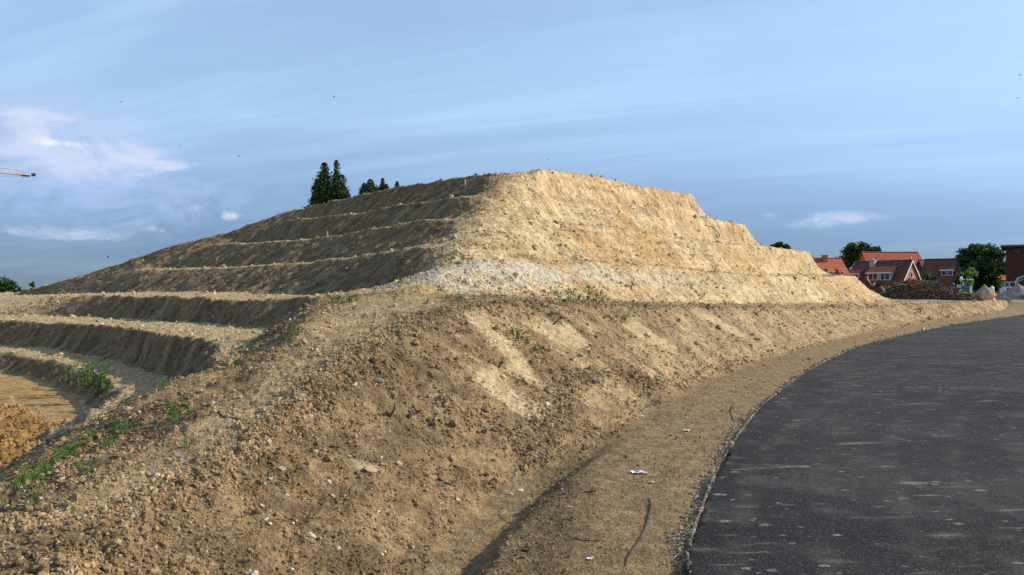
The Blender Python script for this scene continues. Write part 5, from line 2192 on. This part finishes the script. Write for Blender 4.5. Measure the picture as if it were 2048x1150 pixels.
def lying(name, pix, r0, m, label, cat='twig', group=None, lift=.006, extra=()):
    """a thin thing that lies on the ground along photo pixels; extra = forks given as (from index, pixel, height)"""
    P_ = [gp(px, py, lift) for px, py in pix]
    base = P_[0].copy()
    parts = [tube_data([q - base for q in P_], [1.5 * r0 * (1 - .55 * i / (len(P_) - 1)) for i in range(len(P_))], 5)]
    for i, (dx, dz), rr in extra:
        s = P_[i].y / 1600
        a = P_[i] - base
        b = a + Vector((dx * s * .6, -.01, dz * s * .55)) + Vector((.01, 0, .006))
        c = a + Vector((dx * s, -.02, dz * s))
        parts.append(tube_data([a, b, c], [1.5 * rr, rr * 1.2, rr * .5], 5))
    V, F = join_data(parts)
    link(name, pymesh(name, V, F, m, True), None, base, None, label, cat, group)


def standing(name, px, py, forks, r0, m, label, cat='twig', group=None):
    """twig stuck in the ground; forks = list of pixel polylines relative to the foot (dx, up)"""
    p = gp(px, py, -.01)
    s = p.y / 1600
    parts = []
    for f in forks:
        pts = [Vector((0, 0, -.02))] if f[0] == (0, 0) else []
        pts += [Vector((dx * s, -.004 * i, up * s)) for i, (dx, up) in enumerate(f)]
        parts.append(tube_data(pts, [1.5 * r0 * (1 - .6 * i / (len(pts) - 1)) for i in range(len(pts))], 5))
    V, F = join_data(parts)
    link(name, pymesh(name, V, F, m, True), None, p, None, label, cat, group)


def build_twigs():
    standing('forked_twig', 996, 736, [[(0, 0), (3, 6), (9, 16), (11, 22)], [(6, 10), (12, 12)], [(0, 0), (-8, 8), (-14, 16)]], .010, M_TWIG, 'dark forked twig sticking out of a pale scrape on the slope')
    standing('forked_twig', 865, 833, [[(0, 0), (4, 9), (11, 20)], [(0, 0), (-7, 10)]], .008, M_TWIG, 'V-shaped dark twig right of the gnarled root on the slope')
    standing('split_stick', 779, 828, [[(0, 0), (6, 10), (10, 18), (12, 30)], [(0, 0), (-4, 8), (-5, 14)], [(2, 4), (-2, 10)]], .012, mat('red_brown_stick', (.14, .055, .03), .8, .3, 20), 'upright reddish split stick left of the gnarled root on the slope')
    lying('gnarled_root', [(816, 826), (824, 819), (833, 816), (842, 812)], .016, M_TWIG, 'gnarled dark root with side shoots lying between two upright twigs', 'root', None, .014, ((1, (-12, 6), .008), (1, (-9, -4), .007), (2, (-4, 9), .008), (2, (9, 6), .007)))
    lying('thin_twig', [(773, 779), (780, 786), (790, 792), (797, 796)], .004, M_TWIG, 'thin curved twig lying above the upright reddish stick')
    lying('thick_stick', [(876, 968), (890, 976), (905, 983), (912, 988)], .011, M_TWIG, 'thick dark stick lying low on the brown slope near the ditch', 'stick')
    lying('curved_twig', [(437, 834), (447, 839), (462, 838), (480, 840)], .005, M_TWIG, 'curved dark twig lying on the trodden ridge path')
    lying('bent_stick', [(612, 879), (622, 877), (636, 878)], .005, M_TWIG, 'short bent twig on the slope just below the ridge path')
    lying('bark_strip', [(660, 889), (676, 893), (692, 896)], .007, M_TWIG, 'dark strip of bark lying above the pale flat stone', 'bark')
    lying('short_twig', [(615, 1042), (619, 1032), (623, 1024)], .004, M_TWIG, 'short dark twig pointing uphill between smooth clay patches')
    lying('stick', [(803, 1128), (815, 1123), (830, 1120), (848, 1124)], .007, M_TWIG, 'curved brown stick at the foot of the slope by the ditch', 'stick')
    lying('twig', [(1026, 873), (1040, 872), (1052, 876), (1064, 885)], .007, M_TWIG, 'bowed twig lying near the foot of the slope above the ditch')
    lying('orange_stick', [(1150, 1078), (1170, 1083), (1195, 1084), (1220, 1084)], .004, mat('orange_twig', (.30, .15, .06), .8, .2, 20), 'thin orange-brown stick on the verge beside the dark root', 'stick')
    lying('dark_root', [(1298, 997), (1301, 1012), (1298, 1030), (1293, 1047), (1287, 1062), (1278, 1078), (1262, 1100), (1253, 1118), (1250, 1134)], .006, M_TWIG, 'long dark curved root lying on the bare verge', 'root', None, .002)
    lying('wisp', [(1466, 812), (1460, 822), (1463, 834), (1467, 842)], .009, M_TWIG, 'small curled dark root on the verge near the asphalt edge', 'root', None, .003)
    lying('fork', [(1043, 1098), (1056, 1100), (1063, 1094), (1068, 1090)], .006, M_TWIG, 'small dark split twig on the verge beside the ditch', 'twig')
    lying('straw', [(1000, 1032), (1007, 1028), (1014, 1023)], .004, M_PALETWIG, 'pale straw lying on the ditch floor', 'straw')
    lying('pale_fibre', [(478, 1091), (485, 1090), (492, 1086), (497, 1082)], .0025, M_PALETWIG, 'thin pale root fibre on the brown soil near the white stones', 'root')
    lying('branch', [(1108, 653), (1120, 643), (1135, 632)], .010, M_TWIG, 'dark branching twig lying across a pale scrape below the berm edge', 'twig', None, .02, ((1, (10, 3), .006), (1, (-2, 9), .006)))
    standing('dry_twig', 1262, 576, [[(0, 0), (2, 9), (6, 20)], [(1, 5), (-6, 11)]], .012, M_TWIG, 'upright dry twig on the pale band of the hill')
    lying('hanging_root', [(1410, 448), (1424, 452), (1432, 460), (1438, 470), (1441, 480)], .014, M_TWIG, 'curved root hanging from the upper hill face', 'root')
    standing('dry_stalk', 797, 566, [[(0, 0), (1, 9), (-1, 18)], [(1, 5), (5, 9)]], .008, M_DRY, 'dry stalk at the end of the lowest upper terrace', 'stalk')
    lying('hill_stick', [(1398, 600), (1404, 594), (1412, 588)], .012, M_TWIG, 'stick leaning on the lower hill face above the berm', 'stick')
    lying('black_scrap', [(2010, 702), (2009, 709), (2013, 716), (2013, 723)], .025, M_DARK, 'curled black rubber strip lying on the asphalt', 'rubber strip', None, .055)

    def stake(px, py, up, w, m, label):
        p = gp(px, py, 0)
        s = p.y / 1600
        h, r = up * s, w * s / 2
        V = [(-r, -r, -.06), (r, -r, -.06), (r, r, -.06), (-r, r, -.06), (-r, -r, h * .95), (r, -r, h * .95), (r, r, h * .95), (-r, r, h * .95), (-r * .6, -r * .6, h), (r * .6, -r * .6, h), (r * .6, r * .6, h), (-r * .6, r * .6, h)]
        F = [(0, 1, 5, 4), (1, 2, 6, 5), (2, 3, 7, 6), (3, 0, 4, 7), (4, 5, 9, 8), (5, 6, 10, 9), (6, 7, 11, 10), (7, 4, 8, 11), (8, 9, 10, 11)]
        o = link('survey_stake', pymesh('survey_stake', V, F, m), None, p, (R(2), R(-3), .5), label, 'stake', 'survey stakes')
    mw = mat('weathered_wood', (.42, .38, .24), .8, .2, 15)
    stake(26, 815, 21, 5, mw, 'squat wooden stake standing in the sand pit')
    stake(655, 473, 13, 2.4, mw, 'thin pale stake on the edge of the third terrace')
    stake(931, 374, 17, 2.2, mw, 'thin pale stake on the top riser near the summit')


build_twigs()


# ------------------------------------------------------------------ single stones and scraps
def stone_mesh(seed, flat_=.6):
    r = random.Random(seed)
    bm = bmesh.new()
    bmesh.ops.create_icosphere(bm, subdivisions=2, radius=1)
    ax = Vector((r.uniform(.8, 1.3), r.uniform(.6, 1.0), flat_))
    ph = [r.uniform(0, 6) for _ in range(4)]
    for v in bm.verts:
        n = v.co.normalized()
        k = 1 + .14 * math.sin(3 * n.x + ph[0]) + .12 * math.sin(4 * n.y + ph[1]) + .1 * math.sin(5 * n.z + ph[2] + 2 * n.x)
        v.co = Vector((n.x * ax.x, n.y * ax.y, n.z * ax.z)) * k
    for _ in range(4):
        d = Vector((r.gauss(0, 1), r.gauss(0, 1), r.gauss(0, 1))).normalized()
        lim = r.uniform(.55, .8)
        for v in bm.verts:
            e_ = v.co.dot(d) - lim
            if e_ > 0:
                v.co -= d * e_ * .9
    return bm_mesh('stone', bm, None, False)


def build_stones():
    mats = [mat('limestone', (.52, .46, .36), .9, .2, 30, .002, 80), mat('white_stone', (.52, .48, .41), .85, .15, 30), mat('grey_stone', (.30, .28, .25), .9, .25, 30, .002, 80), mat('tan_clod', (.42, .30, .17), .95, .2, 25, .003, 60)]
    lib = {}
    for mi in range(4):
        for sd in range(4):
            for fl in (.55, .22):
                me = stone_mesh(100 + sd + 10 * mi, fl)
                me.materials.append(mats[mi])
                lib[(mi, sd, fl)] = me

    def put(px, py, size, mi, label, group=None, fl=.55, nm='stone', rz=None):
        p = hit(px, py)
        k = size / 1600 * p.y / 2.2
        e = .04
        x, y = p.x, p.y
        n = Vector((hz(x - e, y) - hz(x + e, y), hz(x, y - e) - hz(x, y + e), 2 * e)).normalized()
        o = link(nm, lib[(mi, random.randrange(4), fl)], None, p + n * k * fl * .35, None, label, 'stone', group)
        q = n.to_track_quat('Z', 'Y')
        o.rotation_euler = (q.to_matrix() @ Matrix.Rotation(random.uniform(0, 6.28) if rz is None else rz, 3, 'Z')).to_euler()
        o.scale = (k, k, k)
    put(741, 946, 36, 3, 'large flat pale sandstone flake below the sandy patch on the slope', None, .22, 'sandstone_flake', .2)
    put(564, 943, 20, 2, 'flat grey stone beside cracked clay on the slope', None, .22)
    put(625, 1072, 17, 1, 'white leaf-shaped stone chip low on the brown slope', None, .22)
    put(913, 680, 20, 2, 'flat light grey slab stone high on the scraped slope', None, .22)
    put(312, 1139, 20, 3, 'ochre cube-like brick piece at the foot of the ridge', None, .55, 'brick_piece')
    put(192, 1005, 15, 3, 'round tan stone on the bare ridge top')
    put(748, 457, 10, 0, 'pale boulder perched on the edge of the third terrace')
    put(602, 482, 8, 0, 'smaller pale lump left of the boulder on the third terrace edge')
    put(1019, 342, 8, 2, 'dark lump of earth on the skyline near the summit', None, .55, 'earth_lump')
    W = ('white stone chip on the brown slope', 'white chips on the brown slope')
    for a in ((532, 1057, 10), (541, 1064, 10), (536, 1052, 8), (710, 771, 10), (915, 639, 10), (171, 1046, 10), (575, 990, 8), (587, 1046, 8), (760, 1071, 8), (770, 1108, 9), (758, 1020, 9), (852, 905, 7), (1040, 983, 12), (1022, 990, 9), (18, 1021, 14), (36, 1018, 12), (590, 1147, 9), (585, 1132, 10), (915, 1018, 9), (1195, 868, 10), (1283, 832, 9), (1195, 868, 7), (1067, 795, 8), (870, 830, 7), (660, 960, 9), (487, 870, 9), (640, 905, 8)):
        put(*a, 1, *W)
    S = {0: ('pale limestone lump among the clods of the embankment', 'limestone lumps on the embankment'), 2: ('grey stone among the clods of the embankment', 'grey stones on the embankment'), 3: ('tan lump of dry clay among the clods of the embankment', 'clay lumps on the embankment')}
    rr = random.Random(9)
    n = 0
    while n < 46:
        px, py = rr.uniform(40, 1300), rr.uniform(640, 1140)
        x, y = cast(px, py)
        zj, zi = int((y - Y0) / CELL), int((x - X0) / CELL)
        if 0 <= zi < NX and 0 <= zj < NY and ZONE[zj, zi] == 1:
            mi = rr.choice((0, 0, 2, 3))
            put(px, py, rr.uniform(7, 13), mi, *S[mi])
            n += 1

    # crumpled foil and paper scraps on the verge
    def scrap(px, py, size, m, label, seed, cat):
        p = hit(px, py)
        r = random.Random(seed)
        k = size / 1600 * p.y
        nx_, ny_ = 9, 6
        V, F = [], []
        for j in range(ny_):
            for i in range(nx_):
                u, v = i / (nx_ - 1) - .5, j / (ny_ - 1) - .5
                V.append((u * k * (1 - .35 * abs(v)), v * k * .55 * (1 - .6 * abs(u)), .012 + .10 * k * (r.random() + .5 * math.sin(u * 9 + seed))))
        n0 = len(V)
        V += [(x, y, z - .003) for x, y, z in V]
        for j in range(ny_ - 1):
            for i in range(nx_ - 1):
                a = j * nx_ + i
                F.append((a, a + 1, a + nx_ + 1, a + nx_))
                F.append((n0 + a + nx_, n0 + a + nx_ + 1, n0 + a + 1, n0 + a))
        link('foil_scrap' if cat == 'foil' else 'paper_scrap', pymesh('scrap', V, F, m), None, p, (0, 0, r.uniform(-.4, .4)), label, cat)
    mf = mat('foil', (.62, .64, .66), .35, .15, 30, 0, 60, .3)
    scrap(1279, 948, 34, mf, 'crumpled silvery foil lying on the verge', 1, 'foil')
    scrap(1303, 967, 14, mf, 'smaller silvery scrap beside the crumpled foil', 2, 'foil')
    scrap(1373, 862, 18, M_WHITE, 'flat white scrap on the verge near the asphalt edge', 3, 'paper')
    scrap(1180, 1119, 16, M_WHITE, 'white paper scrap at the lower end of the verge by the dark root', 4, 'paper')
    scrap(1140, 1019, 12, mat('beige_scrap', (.5, .42, .3), .8, .1, 20), 'small beige scrap on the verge between the ditch and the foil', 5, 'paper')


build_stones()
